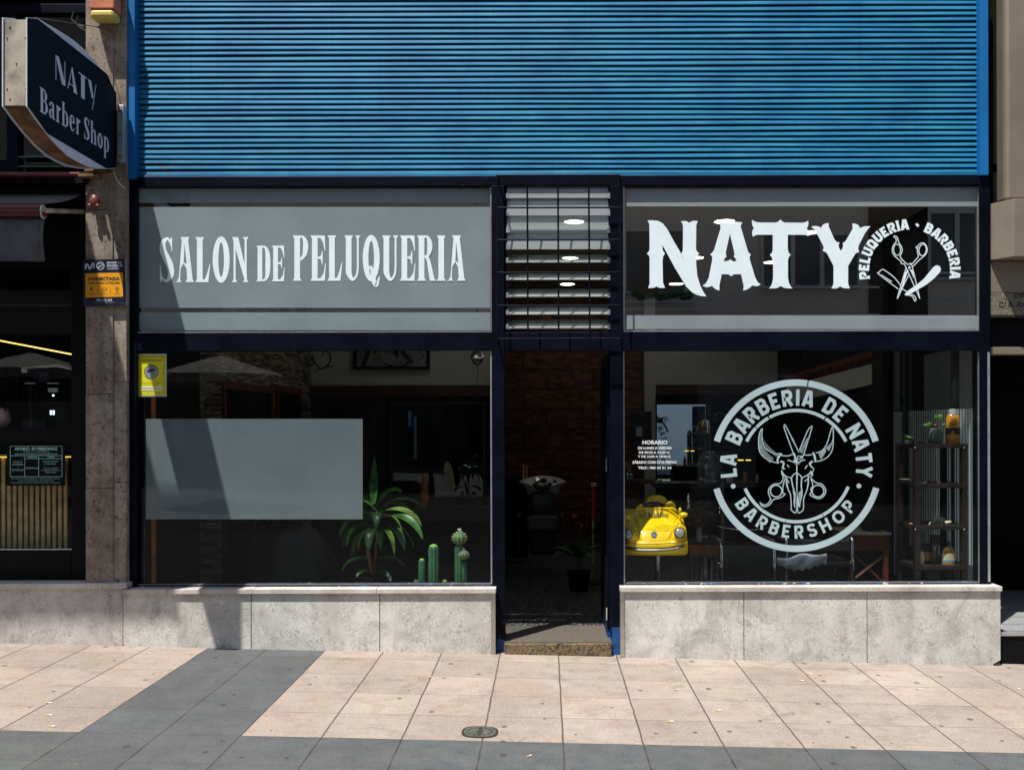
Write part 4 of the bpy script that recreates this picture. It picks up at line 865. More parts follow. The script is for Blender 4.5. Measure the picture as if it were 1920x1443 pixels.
pr = person('person', 'person inside the bar, bare elbow resting at the window edge', pv, J, ED, ([M['skin'], M['dwall'], M['jeans']], lambda c2: 1 if (zE+.09 < c2.z < pv.z+.53 or (c2.x < pv.x+.16 and pv.z+.05 < c2.z < pv.z+.53)) else (2 if c2.z < pv.z+.02 and c2.x < E.x-.12 else 0)))
part(pr, 'hair', M['hair'], lambda q: q.ball(pv+Vector((-.03, .03, .80)), .10, .12, .11), smooth=True)
def finger(q, root_, d, L): q.tube([root_, root_+d*L*.5, root_+d*L*.8+Vector((0, 0, -.012)), root_+d*L+Vector((0, 0, -.028))], [.009, .0085, .008, .005], 6)
part(pr, 'fingers', M['skin'], lambda q: [finger(q, E+Vector((-.30, -.155+.018*i, -.03)), Vector((-1, -.3, 0)).normalized(), (.06, .075, .07, .055)[i]) for i in range(4)]+[finger(q, E+Vector((-.27, -.10, -.02)), Vector((-.5, .7, 0)).normalized(), .05)], smooth=True)

# notice on the lower bar pane
nb = thing('capacity_notice', 'dark notice with pale table of opening times on the lower bar pane', 'notice', P(68, 872, BY+.045))
NY = BY+.04
part(nb, 'sheet', M['black'], lambda q: q.pbox(12.6, 831.5, 122, 910, NY, .004))
k14 = 140/1920; S14 = lambda x, y: (x*k14, 820+y*100/1371)
ik = Ink(img(NY-.001))
for a, b in (((262,222),(1600,222)), ((1595,222),(1595,1005)), ((1600,1005),(262,1005)), ((262,1005),(262,222)), ((262,466),(1595,466)), ((636,466),(636,1005)), ((995,466),(995,1005)), ((636,542),(1595,542))):
    ik.put(stroke([(*S14(*a), .9), (*S14(*b), .9)], smooth=False))
for tx, x0, y0, x1, y1, bo in (('AFORO: 49 PERSONAS',370,246,1470,332,.05), ('ALTILLO: 24 · PLANTA BAJA: 25',600,348,1265,384,.01), ('HORARIOS MAXIMOS LEGALES PERMITIDOS',390,405,1470,444,.01), ('APERTURA',700,484,960,524,.02), ('CIERRE',1220,484,1392,524,.02), ('LOCAL DE',345,606,570,648,.01), ('HOSTELERIA',315,674,600,714,.01), ('Y',442,742,466,780,.01), ('RESTAURACION',303,812,616,852,.01), ('06,00 horas',665,762,980,806,.02), ('Horario General',1100,590,1490,628,.01), ('01,30 horas.',1150,655,1440,695,.01), ('Viernes, sábado',1125,765,1500,803,.01), ('y vísperas de festivo',1065,820,1555,862,.01), ('02,30 horas.',1170,874,1455,912,.01), ('DEL 1 DE JUNIO AL 30 DE SEPTIEMBRE, HASTA LAS 2,00 LOS VIERNES Y SABADOS',300,1042,1545,1076,0), ('Y HASTA LAS 2,30 LOS DOMINGOS, LUNES Y MARTES FESTIVOS',470,1096,1385,1126,0), ('EL INCUMPLIMIENTO DE LOS HORARIOS SERA OBJETO DE SANCION',290,1150,1555,1182,0)):
    a = S14(x0, y0); b = S14(x1, y1); small_text(ik, tx, a[0], a[1], b[0], b[1], bo)
ik.build('print', M['teal'], nb)

# ---------------------------------------------------------------- awning of the bar
aw = thing('awning', 'half retracted grey awning with wine red front rail over the bar', 'awning', P(40, 400, -.2))
AY = -.45
part(aw, 'front_rail', M['wine'], lambda q: (q.tube([P(-260, 391, AY), P(80, 391, AY)], .030, 16), q.pbox(-260, 397, 80, 405.5, AY-.024, .06)), smooth=30, bev=.002)
part(aw, 'end_cap', M['alu'], lambda q: q.prism([(.034*math.cos(t), -.008+.047*math.sin(t)) for t in [2*PI*i/18 for i in range(18)]], lambda y, z: (X_(80, AY, 393), AY+y, Z_(392.5, AY)+z), (.008, 0, 0)))
def canopy(q):
    A, B, C_, D = P(-260, 383, AY), P(84, 381, AY), P(152, 365, .08), P(-320, 365, .08); n = 10; rows = []
    for i in range(n+1):
        t = i/n; s = -.015*math.sin(PI*t)
        rows.append([A.lerp(D, t)+Vector((0, 0, s)), B.lerp(C_, t)+Vector((0, 0, s))])
    vs = [p for r_ in rows for p in r_]; vs += [p-Vector((0, 0, .004)) for p in vs]; k = 2*(n+1)
    q.add(vs, [(2*i, 2*i+1, 2*i+3, 2*i+2) for i in range(n)]+[(k+2*i, k+2*i+2, k+2*i+3, k+2*i+1) for i in range(n)]+[(2*i+1, 2*i+1+k, 2*i+3+k, 2*i+3) for i in range(n)])
part(aw, 'canopy', M['fabric'], canopy, smooth=40)
def valance(q):
    nx, nz = 40, 12; vs = []
    for j in range(nz+1):
        for i in range(nx+1):
            t = i/nx; s = j/nz; x = -260+(342*t); y = 409+82*s+2*math.sin(t*5)
            p = P(x, y, AY); p.y += .02*s*math.sin(t*38+s*2.2)+.03*s*(math.sin((t*26)-(s*3.5)))*.8+.012*math.sin(t*9+s*5); vs.append(p)
    q.add(vs, [(j*(nx+1)+i, j*(nx+1)+i+1, (j+1)*(nx+1)+i+1, (j+1)*(nx+1)+i) for j in range(nz) for i in range(nx)])
o = part(aw, 'valance', M['fabric'], valance, smooth=True); sd = o.modifiers.new('thick', 'SOLIDIFY'); sd.thickness = .003
part(aw, 'valance_hem', M['plast'], lambda q: (q.tube([P(72.5, 410, AY-.012), P(72.5, 490, AY-.02)], .0018, 5), q.tube([P(-260, 488.5, AY-.02), P(82, 489.5, AY-.02)], .003, 6)))
part(aw, 'folding_arm', M['oran'] if 0 else M['galv'], lambda q: q.tube([P(84, 395, AY+.02), P(125, 396, -.1), P(160, 397, .05)], .016, 8), smooth=True)
part(aw, 'crank_gear', M['dred'], lambda q: (q.ball(P(177, 378, -.02), .035, .03, .05), q.ball(P(168, 386, -.04), .016), q.ball(P(183, 386, -.04), .014)), smooth=True)
cs = thing('awning_cassette', 'closed upper awning cassette with wine red rail above the bar awning', 'awning', P(70, 330, .02))
part(cs, 'rail', M['wine'], lambda q: (q.tube([P(-260, 327.5, -.04), P(150, 328, -.04)], .020, 14),), smooth=30)
part(cs, 'housing', M['blk2'], lambda q: q.pbox(-260, 322, 168, 345, .0, .12), bev=.004)
part(cs, 'rusty_bracket', M['rust'], lambda q: (q.pbox(146, 325, 182, 331, -.06, .1), q.pbox(158, 316.5, 200, 321, -.04, .08), q.tube([P(172, 338, -.02), P(167, 345, -.03), P(168, 355, -.03), P(174, 358, -.02)], .008, 8)), bev=.002)

# ---------------------------------------------------------------- projecting sign
XS = -2.978
sg = thing('projecting_sign', 'dark blue double sided projecting sign with pale words Naty Barber Shop', 'sign', PX(219, 250, XS))
OUT = [(50.5,33),(71,34.5),(90,46),(108,56.5),(126,67.5),(141,78),(158,93),(172,108),(189,130),(201,146),(211,161.5),(218.6,174.5),(218.6,316),(200,317),(185,316),(165,312.5),(146,303.5),(128,292.5),(108,274),(90,253),(69,226.5),(50.5,200)]
o3 = [PX(x, y, XS) for x, y in OUT]; TH = .137
ctr = sum((Vector((0, p.y, p.z)) for p in o3), Vector())/len(o3)
inn = [Vector((0, ctr.y+(p.y-ctr.y)*.985, ctr.z+(p.z-ctr.z)*.965)) for p in o3]
part(sg, 'face_plate', M['sgntxt'], lambda q: q.prism([(p.y, p.z) for p in o3], lambda y, z: (XS, y, z), (-.006, 0, 0)))
part(sg, 'face_plate', M['sgntxt'], lambda q: q.prism([(p.y, p.z) for p in o3], lambda y, z: (XS-TH, y, z), (-.006, 0, 0)))
n = len(inn)
def rim(q):
    vs = [(XS-.006, p.y, p.z) for p in inn]+[(XS-TH, p.y, p.z) for p in inn]
    q.add(vs, [(i, (i+1) % n, n+(i+1) % n, n+i) for i in range(n)])
    q.mi = 0; q.m = [1 if 12 <= i < 21 else 0 for i in range(n)]
part(sg, 'casing', [M['galv'], M['rust']], rim)
for (px, py) in ((8, 70), (46, 70), (8, 166), (46, 166), (27, 118), (14, 185), (14, 50)):
    k = PX(50, py, XS); x = XS-.012-(TH-.03)*(1-(px-8)/38.)
    part(sg, 'screw', M['rust'], lambda q: q.ball((x, inn[0].y-.002, k.z), .005, n=8, m=6))
smp = lambda x, y: PX(x, y, XS)
ik = Ink(smp, (1, 0, 0), .002)
mid = lambda a, b: ((a[0]+b[0])/2, (a[1]+b[1])/2)
dark = [(51.5,34.5),(70,36),(200.5,139),(210.5,162),(217.8,175.5),(217.8,315),(199,316),(88,250.5),(51.5,199)]
ik.put([dark]); ik.build('dark_panel', M['sgnblk'], sg)
ik = Ink(lambda y, z: (XS, y, z), (1, 0, 0), .0035)
def plane_line(txt, a, b, capt, end, gap=.06, full=None, skip=0):
    O = PX(*a, XS); B = PX(*b, XS); dv = Vector((0, B.y-O.y, B.z-O.z)); L = dv.y
    h = PX(a[0], capt, XS).z-O.z; wd = text_width(SF, full or txt, gap); ye = PX(end, a[1], XS).y; kx = (ye-O.y)/wd; sl = dv.z/dv.y
    line_text(ik, SF, txt, lambda u, v: (O.y+(u+skip)*kx, O.z+(u+skip)*kx*sl+v*h), gap)
plane_line('NATY', (102.5, 149.5), (154, 185), 102.5, 179.5)
ik.build('name_lettering', M['sgntxt'], sg); ik = Ink(lambda y, z: (XS, y, z), (1, 0, 0), .0035)
plane_line('Barber', (73.5, 209), (196, 283.5), 162.5, 203.5, .05, 'Barber Shop'); ik.build('lettering', M['sgntxt'], sg); ik = Ink(lambda y, z: (XS, y, z), (1, 0, 0), .0035)
plane_line('Shop', (73.5, 209), (196, 283.5), 162.5, 203.5, .05, 'Barber Shop', text_width(SF, 'Barber ', .05)+.05)
ik.build('lettering', M['sgntxt'], sg)
part(sg, 'wall_bracket', M['alu'], lambda q: q.box(X_(219.5, -.03, 250), X_(231.5, -.03, 250), -.03, .02, Z_(303, -.03, 225), Z_(197, -.03, 225)), bev=.002)
for y in (207, 251, 294): part(sg, 'bolt', M['rust'], lambda q: q.ball(P(226, y, -.034), .011, n=10, m=6))
part(sg, 'stay_wire', M['plast'], lambda q: q.tube([o3[1]+Vector((-.02, 0, .005)), P(182, 51, -.06), P(209, 59, .01)], .0028, 6))
part(sg, 'turnbuckle', M['rust'], lambda q: (q.tube([P(183, 51, -.06), P(204, 57, 0)], .008, 8), q.ball(P(208, 58, .0), .014)))

# alarm siren, alarm plate, loose cable
sb = thing('siren_box', 'faded orange and yellow alarm siren box at the top of the pilaster', 'alarm box', P(193, 15, -.08))
part(sb, 'cover', M['sorange'], lambda q: q.pbox(167, -50, 213, 16, -.1, .12), bev=.006); part(sb, 'lamp_base', M['syell'], lambda q: q.pbox(167.5, 16.5, 213, 33, -.098, .118), bev=.02)
ap = thing('alarm_plate', 'dark blue and orange alarm company plate fixed to the stone pilaster', 'sign', P(198, 529, 0))
RY = rad(-.8)
def tl(x, y): dx, dy = x-198, y-529; return (198+dx*math.cos(RY)-dy*math.sin(RY)*-1, 529+dy*math.cos(RY)+dx*math.sin(RY))
PY = -.004
k13 = 100/1312.; A13 = lambda x, y: (150+x*k13, 480+y*110/1443)
part(ap, 'plate', M['navyp'], lambda q: q.prism([A13(*a) for a in [(65,90),(1100,62),(1135,1205),(90,1235)]], lambda x, y: P(x, y, PY), (0, .02, 0)), bev=.001)
part(ap, 'edge', M['alu'], lambda q: q.prism([A13(*a) for a in [(1102,62),(1112,62),(1146,1205),(1137,1205)]], lambda x, y: P(x, y, PY-.001), (0, .021, 0)))
ik = Ink(img(PY-.001)); ik.put([[A13(*a) for a in [(140,428),(1040,405),(1052,418),(1056,990),(1045,998),(150,1018),(138,1008),(128,440)]]]); ik.build('orange_panel', M['oran'], ap)
ik = Ink(img(PY-.002))
for tx, x0, y0, x1, y1, bo, sk in (('CONECTADA',190,520,985,608,.045,-1), ('CON AVISO A POLICÍA',190,628,985,694,.03,-1), ('VIGILANCIA',195,900,370,918,.01,0), ('EXTERIOR',210,934,360,952,.01,0), ('VIDEO',540,893,640,912,.01,0), ('VIGILANCIA',505,930,680,946,.01,0), ('VERIFI',860,888,955,906,.01,0), ('SEGURIDAD',815,926,990,942,.01,0)):
    a = A13(x0, y0); b = A13(x1, y1); small_text(ik, tx, a[0], a[1], b[0], b[1], bo, sk*.9)
for pts in ([(240,860),(255,825),(275,845),(300,825),(315,860)], [(540,845),(580,855),(590,830),(650,835),(655,795),(610,775),(545,780),(535,820),(560,835)], [(870,785),(908,765),(950,785),(935,840),(905,858),(880,840),(870,785)], [(880,810),(940,810)]):
    ik.put(stroke([(*A13(*p), .7) for p in pts], smooth=False))
ik.put(disc(*A13(275, 795), 2.1)); ik.put(stroke([(*A13(432,790),.3), (*A13(432,950),.3)], smooth=False)); ik.put(stroke([(*A13(750,790),.3), (*A13(750,940),.3)], smooth=False))
ik.build('print', M['ink'], ap)
ik = Ink(img(PY-.0015))
ik.put(stroke([(*A13(*p), 3.1) for p in [(142,325),(140,240),(165,200),(200,235),(235,310),(270,285),(290,210),(320,180),(340,215),(342,300)]]))
ik.put(band(*A13(503, 243), 7.4, 7.4, 6.4, 6.4)); ik.put(stroke([(*A13(415,290),1.2), (*A13(500,245),1.2), (*A13(590,205),1.2)]))
for o_ in (-45, 45): ik.put(stroke([(*A13(440,250+o_),.5), (*A13(500,235+o_),.5), (*A13(570,225+o_),.5)]))
for tx, x0, y0, x1, y1, bo in (('MOVISTAR',665,140,1025,195,.02), ('PROSEGUR',665,212,1052,268,.02), ('ALARMAS',665,288,970,335,0), ('900 112 365',405,1055,790,1112,.03), ('www.movistarproseguralarmas.es',340,1130,855,1152,0)):
    a = A13(x0, y0); b = A13(x1, y1); small_text(ik, tx, a[0], a[1], b[0], b[1], bo, -.5)
ik.build('white_print', M['sgntxt'], ap)
lc = part(None, 'loose_cable', M['cream'], lambda q: q.tube([P(212, 317, .0), P(215, 328, -.01), P(222, 342, -.01), P(232, 352, .0), P(236, 356, .03)], .004, 6), smooth=True); tag(lc, 'short loose cream cable hanging below the projecting sign', 'cable')

# ---------------------------------------------------------------- entrance of the next building on the right
rb = thing('neighbour_entrance', 'tan metal clad entrance with dark recess beside the shop', 'entrance', P(1890, 800, .1))
def rp(name, x0, y0, x1, y1, Y, d, mt, bev=.004): return part(rb, name, M[mt], lambda q: q.pbox(x0, y0, x1, y1, Y, d), bev=bev)
part(rb, 'column', [M['tan'], M['dtan']], lambda q: q.box(X_(1886, .05), X_(2200, .05), .05, .5, Z_(380, .05), 4.9), bev=.03)
part(rb, 'column_return', M['dtan'], lambda q: q.box(X_(1872, .2), X_(1886, .2), .12, .5, Z_(380, .05), 4.9), bev=.02)
part(rb, 'capital', M['tan'], lambda q: q.prism([(0, 0), (.09, -.14), (1.5, -.14), (1.5, .5), (0, .5)], lambda x, y: (X_(1861, .06, 430)+x, .08+y, Z_(481, -.06, 1890)), (0, 0, Z_(373, -.06, 1890)-Z_(481, -.06, 1890))), bev=.004)
rp('shadow_gap', 1858, 481, 2300, 489, .14, .1, 'blk2', 0); rp('fascia', 1857.5, 489, 2300, 548, .10, .12, 'tan'); rp('plaque', 1857.5, 548.5, 2300, 591, .095, .12, 'granp')
ik = Ink(img(.093))
small_text(ik, 'OF', 1900.5, 549.5, 1921.5, 558.8, .02); ik.build('engraved_lettering', M['ink'], rb); ik = Ink(img(.093))
small_text(ik, 'C/ A. Ar', 1873, 565.5, 1921.5, 575.8, .015); ik.build('engraved_lettering', M['ink'], rb)
rp('fascia_edge', 1857.5, 591.5, 2300, 594, .09, .1, 'dtan', 0); rp('dark_panel', 1857.5, 594, 2300, 650, .16, .1, 'black'); rp('lintel', 1857.5, 650, 2300, 664, .14, .1, 'tan')
part(rb, 'soffit', M['brown'], lambda q: q.box(X_(1857, .3), 6, .3, 1.6, 4.7, 4.8)); part(rb, 'recess_wall', M['blk2'], lambda q: (q.box(3.0, 7, 1.75, 1.85, -.1, 5), q.box(3.05, 6.3, .17, 1.75, 3.4, 3.46)))
part(rb, 'recess_bounce_side', M['tan'], lambda q: q.box(5.2, 5.3, .17, 1.74, -.1, 3.4))  # unseen side wall, light tan to bounce light onto the striped film
part(rb, 'recess_lining', M['blk2'], lambda q: q.box(X_(1857, .17)+.012, X_(1857, .17)+.05, .17, 1.9, 2.3, 4.9))
sp = thing('entrance_steps', 'grey granite landing with dark strips in the recess at right', 'steps', (3.4, .06, zg(3.4)))
zs = Z_(1187, .05)
part(sp, 'riser', M['black'], lambda q: q.box(3.07, 6.2, .062, .12, -.2, zs-.026)); part(sp, 'nosing', M['alu'], lambda q: q.box(3.07, 6.2, .05, .1, zs-.026, zs+.002), bev=.002)
part(sp, 'tread', M['step'], lambda q: [q.box(3.07, 6.2, a, b, zs-.05, zs) for a, b in ((.101, .31), (.325, .58), (.6, .89), (.91, 1.24), (1.26, 1.75))]); part(sp, 'strip', M['blk2'], lambda q: q.box(3.07, 6.2, .11, 1.74, zs-.06, zs-.004))

# ---------------------------------------------------------------- building across the street (seen in the glass) and an added, unseen shading slab over the bar
KB = (DIST+19.5)/FPX
def B(px, py): return ((px-CX)*KB, 1.6-(py-CY)*KB)
ob = thing('opposite_building', 'beige building across the street mirrored in the shop windows', 'building', (0, -19.5, 0))
part(ob, 'wall', M['bfab'], lambda q: q.box(-22, 22, -20.6, -19.5, 4.2, 15)); part(ob, 'ground_floor', M['gfl'], lambda q: q.box(-22, 22, -20.6, -19.52, -.8, 4.198))
def obox(name, x0, y0, x1, y1, d0, d1, mt):
    a = B(x0, y0); b = B(x1, y1); part(ob, name, M[mt], lambda q: q.box(a[0], b[0], -19.5+d0, -19.5+d1, b[1], a[1]))
def owin(x0, y0, x1, y1, mul=(), rail=()):
    obox('window', x0, y0, x1, y1, .002, .03, 'dwin')
    for (a, b, c2, d) in [(x0-5, y0-5, x1+5, y0), (x0-5, y1, x1+5, y1+5), (x0-5, y0, x0, y1), (x1, y0, x1+5, y1)]+[(u-4, y0, u+4, y1) for u in mul]: obox('window_frame', a, b, c2, d, .03, .10, 'white')
    for v in rail: obox('balcony_rail', x0-14, v, x1+30, v+4, .5, .56, 'white')
owin(1435, 440, 1612, 535, (1490, 1545), (541, 592)); owin(1750, 400, 1900, 520, (1800, 1850), (515, 560)); owin(1176, 432, 1285, 545, (), (566, 581)); owin(1000, 430, 1090, 545, (1045,)); owin(600, 430, 760, 545, (680,)); owin(330, 430, 480, 545, (405,))
obox('dark_recess', 1634, 385, 1745, 612, .02, .06, 'blk2'); obox('cornice', 300, 340, 1640, 352, .02, .25, 'bfab')
obox('shopfront', 380, 755, 690, 1000, .02, .08, 'blk2'); obox('shopfront', 760, 745, 1010, 1000, .02, .08, 'blk2'); obox('shopfront', 1100, 745, 1300, 1000, .02, .08, 'plast'); obox('shopfront', 1420, 745, 1640, 1000, .02, .08, 'blk2'); obox('shopfront', 1700, 700, 1900, 1000, .02, .08, 'plast')
obox('pale_panel', 1310, 700, 1490, 925, .02, .06, 'wht'); obox('sign_board', 640, 690, 1010, 735, .02, .2, 'blk2')
ik = Ink(lambda x, z: (x, -19.29, z), (0, 1, 0)); a = B(796, 692); b = B(925, 724); small_text(ik, 'store', b[0], a[1], a[0], b[1], .03); ik.build('sign_lettering', M['leaf2'], ob)
part(ob, 'flower_box', M['leaf'], lambda q: [q.ball((B(1190+i*9, 0)[0], -18.95, B(0, 552+(i*7 % 9))[1]), .12, n=8, m=6) for i in range(12)]); part(ob, 'flower', M['red'], lambda q: [q.ball((B(x, 0)[0], -18.8, B(0, y)[1]), .05, n=8, m=6) for x, y in ((1204, 530), (1247, 540), (1206, 551), (1255, 531), (1215, 548))])
bal = thing('shade_slab', 'unseen balcony slab added above the bar to shade its front', 'balcony', (-6.4, 0, 5.3))
part(bal, 'slab', M['bfab'], lambda q: q.box(-9.5, -3.78, -1.62, .1, 5.28, 5.42)); part(bal, 'parapet', M['bfab'], lambda q: q.box(-9.5, -3.78, -1.62, -1.54, 5.42, 6.3))  # slab out of view, added and sized to shade the bar wall and pilaster
fw = thing('upper_facade', 'plain beige facade of the storeys above the shops', 'facade', (0, .3, 7)); part(fw, 'wall', M['bfab'], lambda q: q.box(-10, 8, .25, .7, 4.9, 9))

# street furniture and a passer-by, seen only as reflections in the panes
KP = (DIST+11)/FPX
def parasol(px, py0, py1, half, label):
    c_ = Vector(((px-CX)*KP, -11, 0)); zt, zb = 1.6-(py0-CY)*KP, 1.6-(py1-CY)*KP
    r_ = thing('terrace_parasol', label, 'parasol', (c_.x, -11, zg(c_.x)), 'parasols across the street'); n_ = 8
    part(r_, 'canopy', M['white'], lambda q: q.add([(c_.x, -11, zt)]+[(c_.x+half*math.cos(2*PI*(k+.5)/n_), -11+half*math.sin(2*PI*(k+.5)/n_), zb) for k in range(n_)]+[(c_.x+half*math.cos(2*PI*(k+.5)/n_), -11+half*math.sin(2*PI*(k+.5)/n_), zb-.18) for k in range(n_)], [(0, 1+k, 1+(k+1) % n_) for k in range(n_)]+[(1+k, 1+n_+k, 1+n_+(k+1) % n_, 1+(k+1) % n_) for k in range(n_)]))
    part(r_, 'pole', M['steel'], lambda q: q.tube([(c_.x, -11, zg(c_.x)), (c_.x, -11, zt-.02)], .025, 8)); part(r_, 'base', M['plast'], lambda q: q.lathe([(.3, 0), (.3, .08), (.05, .1)], (c_.x, -11, zg(c_.x)), 20))
parasol(405, 662, 702, 1.25, 'white terrace parasol across the street, mirrored in the lower left window'); parasol(40, 655, 690, 1.2, 'white terrace parasol across the street, mirrored in the bar window')
wx = -9.45; wy = -17.6; wz = zg(wx); V = lambda a, b, c2: Vector((wx+a, wy+b, wz+c2))
J = {'pelvis': (V(0, 0, .92), .12), 'belly': (V(0, 0, 1.08), (.14, .10)), 'chest': (V(0, 0, 1.30), (.16, .11)), 'neck': (V(0, 0, 1.47), .055), 'chin': (V(.02, 0, 1.54), .065), 'head': (V(.01, 0, 1.63), (.075, .09)), 'crown': (V(0, 0, 1.71), .055),
     'shr': (V(0, .19, 1.40), .06), 'elr': (V(-.10, .23, 1.13), .042), 'wrr': (V(.05, .22, .93), .03), 'har': (V(.09, .21, .84), (.03, .022)), 'shl': (V(0, -.19, 1.40), .06), 'ell': (V(.03, -.24, 1.12), .042), 'wrl': (V(.14, -.22, .90), .03), 'hal': (V(.17, -.21, .81), (.03, .022)),
     'hpr': (V(0, .10, .88), .09), 'knr': (V(.16, .10, .50), .06), 'anr': (V(.26, .10, .09), .042), 'ftr': (V(.42, .10, .04), .035), 'hpl': (V(0, -.10, .88), .09), 'knl': (V(-.06, -.10, .49), .06), 'anl': (V(-.26, -.10, .13), .042), 'ftl': (V(-.13, -.10, .05), .035)}
ED = [('pelvis','belly'),('belly','chest'),('chest','neck'),('neck','chin'),('chin','head'),('head','crown'),('chest','shr'),('shr','elr'),('elr','wrr'),('wrr','har'),('chest','shl'),('shl','ell'),('ell','wrl'),('wrl','hal'),('pelvis','hpr'),('hpr','knr'),('knr','anr'),('anr','ftr'),('pelvis','hpl'),('hpl','knl'),('knl','anl'),('anl','ftl')]
p2 = person('person', 'person in a white shirt walking past across the street, mirrored in the frosted panel', V(0, 0, 0), J, ED, ([M['skin'], M['cloth'], M['jeans']], lambda c2: 2 if c2.z < wz+.95 and abs(c2.y-wy) < .17 else (1 if wz+.95 <= c2.z < wz+1.46 and not (abs(c2.y-wy) > .2 and c2.z < wz+1.18) else 0)))
part(p2, 'hair', M['hair'], lambda q: q.ball(V(-.02, 0, 1.67), .105, .095, .10), smooth=True)
for sy in (.21, -.21):
    for i in range(5): part(p2, 'finger', M['skin'], lambda q: q.tube([V(.10+(.07 if sy < 0 else 0)+.008*i, sy+.012*(i-2), .81 if sy > 0 else .78), V(.11+(.07 if sy < 0 else 0)+.012*i, sy+.010*(i-2), .75-(.012 if i in (1, 2) else 0))], [.009, .006], 6))
# ---------------------------------------------------------------- shop interior: shell
XL, XR, FZ, CZ = -2.95, 3.045, .088, 3.36
def st(name, mt, fn): return struct(part(None, name, M[mt], fn))
st('shop_floor', 'floor', lambda q: q.box(XL-.1, XR, .18, 6.1, -.05, FZ)); st('shop_ceiling', 'ceil', lambda q: q.box(XL-.1, XR+.1, .2, 6.1, CZ, CZ+.1))
st('shop_back_wall', 'osb', lambda q: q.box(-1.2, X_(1210, 6.0), 6.0, 6.1, FZ, CZ)); st('shop_side_wall', 'dwall', lambda q: q.box(XL-.1, XL, .2, 6.1, FZ, CZ))
st('shop_side_wall', 'dwall', lambda q: q.box(XR, XR+.1, 2.0, 6.1, FZ, CZ))
st('shop_side_wall', 'dwall', lambda q: q.box(XR+.02, XR+.1, .2, 2.0, 2.42, CZ))
zb = Z_(722, 4.6); zb2 = Z_(742, 4.6); xa, xb = X_(572, 4.6), X_(938, 4.6)
st('left_partition', 'white', lambda q: q.box(XL, xb, 4.6, 4.7, zb, CZ)); st('left_partition', 'dwall', lambda q: q.box(XL, xb, 4.6, 4.7, FZ, zb2))
tag(part(None, 'beam', M['brown'], lambda q: q.box(XL, xb, 4.54, 4.7, zb2, zb)), 'brown wooden beam across the left back wall', 'beam')
PY_ = 5.95
zp, zp2, zp3, xp = Z_(722, PY_), Z_(741, PY_), Z_(628, PY_), X_(1208, PY_)
st('right_partition', 'white', lambda q: q.box(xp, XR, PY_, PY_+.1, zp, zp3)); st('right_partition', 'dwall', lambda q: q.box(xp, XR, PY_+.002, PY_+.1, zp3, CZ))
st('right_partition', 'dwall', lambda q: q.box(xp, XR, PY_, PY_+.1, FZ, zp2)); st('right_partition', 'white', lambda q: q.box(xp, X_(1229, PY_-.02), PY_-.03, PY_-.001, FZ, CZ-.003))
tag(part(None, 'beam', M['brown'], lambda q: q.box(X_(1230, PY_-.05), XR, PY_-.05, PY_, zp2, zp)), 'reddish brown beam above the mirrors on the right wall', 'beam')
# display ledge under the left pane
st('window_ledge', 'dwall', lambda q: q.box(XL, X_(921, .3), .21, .72, FZ, .36))
# downlights
bulbs = [(1.56, .24), (3.31, .25), (5.12, .26), (1.56, 1.53), (3.31, 1.55), (5.12, 1.6), (2.03, 2.38), (3.6, 2.42), (2.0, -1.4), (3.6, -1.4)]
dl = None
dlab = ['nearest one behind the louvres', 'second one behind the louvres', 'third one behind the louvres', 'big one above the letter A', 'middle one beside the letter N', 'lowest one behind the letter N', 'one at the end of the letter T', 'faint one beside the stem of the letter T', 'hidden one behind the grey film', 'rear one behind the grey film']
for i, (y, x) in enumerate(bulbs):
    if dl is None:
        dl = thing('downlight', '', 'ceiling light', (x, y, CZ), 'round ceiling lights of the shop')
        part(dl, 'rim', M['white'], lambda q: q.lathe([(.085, -.004), (.1, -.010), (.1, -.001), (.085, -.001)], (x, y, CZ), 28)); part(dl, 'glow', M['bulb'], lambda q: q.lathe([(.0001, -.006), (.084, -.006)], (x, y, CZ), 28)); o = dl
    else: o = copy_tree(dl); o.location = (x, y, CZ)
    o['label'] = 'round white ceiling light, '+dlab[i]
# right side: glazed return with striped film, granite pier outside
XG = XR+.004
sw = thing('side_window', 'side window with tall striped frosted film beside the rack', 'window', (XG, 1.0, .4))
part(sw, 'pane', M['glass'], lambda q: (setattr(q, 'flat', True), q.poly([(XG, .2, .25), (XG, 1.95, .25), (XG, 1.95, 2.4), (XG, .2, 2.4)])))
fz0, fz1 = .60, Z_(765, .13, 1834)
part(sw, 'film', M['stripe'], lambda q: (setattr(q, 'flat', True), q.poly([(XG-.006, .15, fz0), (XG-.006, 1.40, fz0), (XG-.006, 1.40, fz1), (XG-.006, .15, fz1)])))
part(sw, 'film', M['stripe'], lambda q: (setattr(q, 'flat', True), q.poly([(XG-.006, 1.55, fz0-.3), (XG-.006, 1.93, fz0-.3), (XG-.006, 1.93, fz1), (XG-.006, 1.55, fz1)])))
part(sw, 'pale_strip', M['film2'], lambda q: (setattr(q, 'flat', True), q.poly([(XG-.006, 1.6, fz1+.01), (XG-.006, 1.93, fz1+.01), (XG-.006, 1.93, 2.3), (XG-.006, 1.6, 2.3)])))
for y in (.50, 1.45): part(sw, 'mullion', M['plast'], lambda q: q.box(XG-.02, XG+.03, y, y+.035, FZ, 2.4))
part(sw, 'sill', M['plast'], lambda q: q.box(XG-.03, XG+.05, .2, 1.98, FZ, .25))
tag(part(None, 'granite_pier', M['step'], lambda q: q.box(3.14, 3.40, .80, 1.32, zs, 2.19)), 'speckled granite pier outside behind the striped film', 'pier')
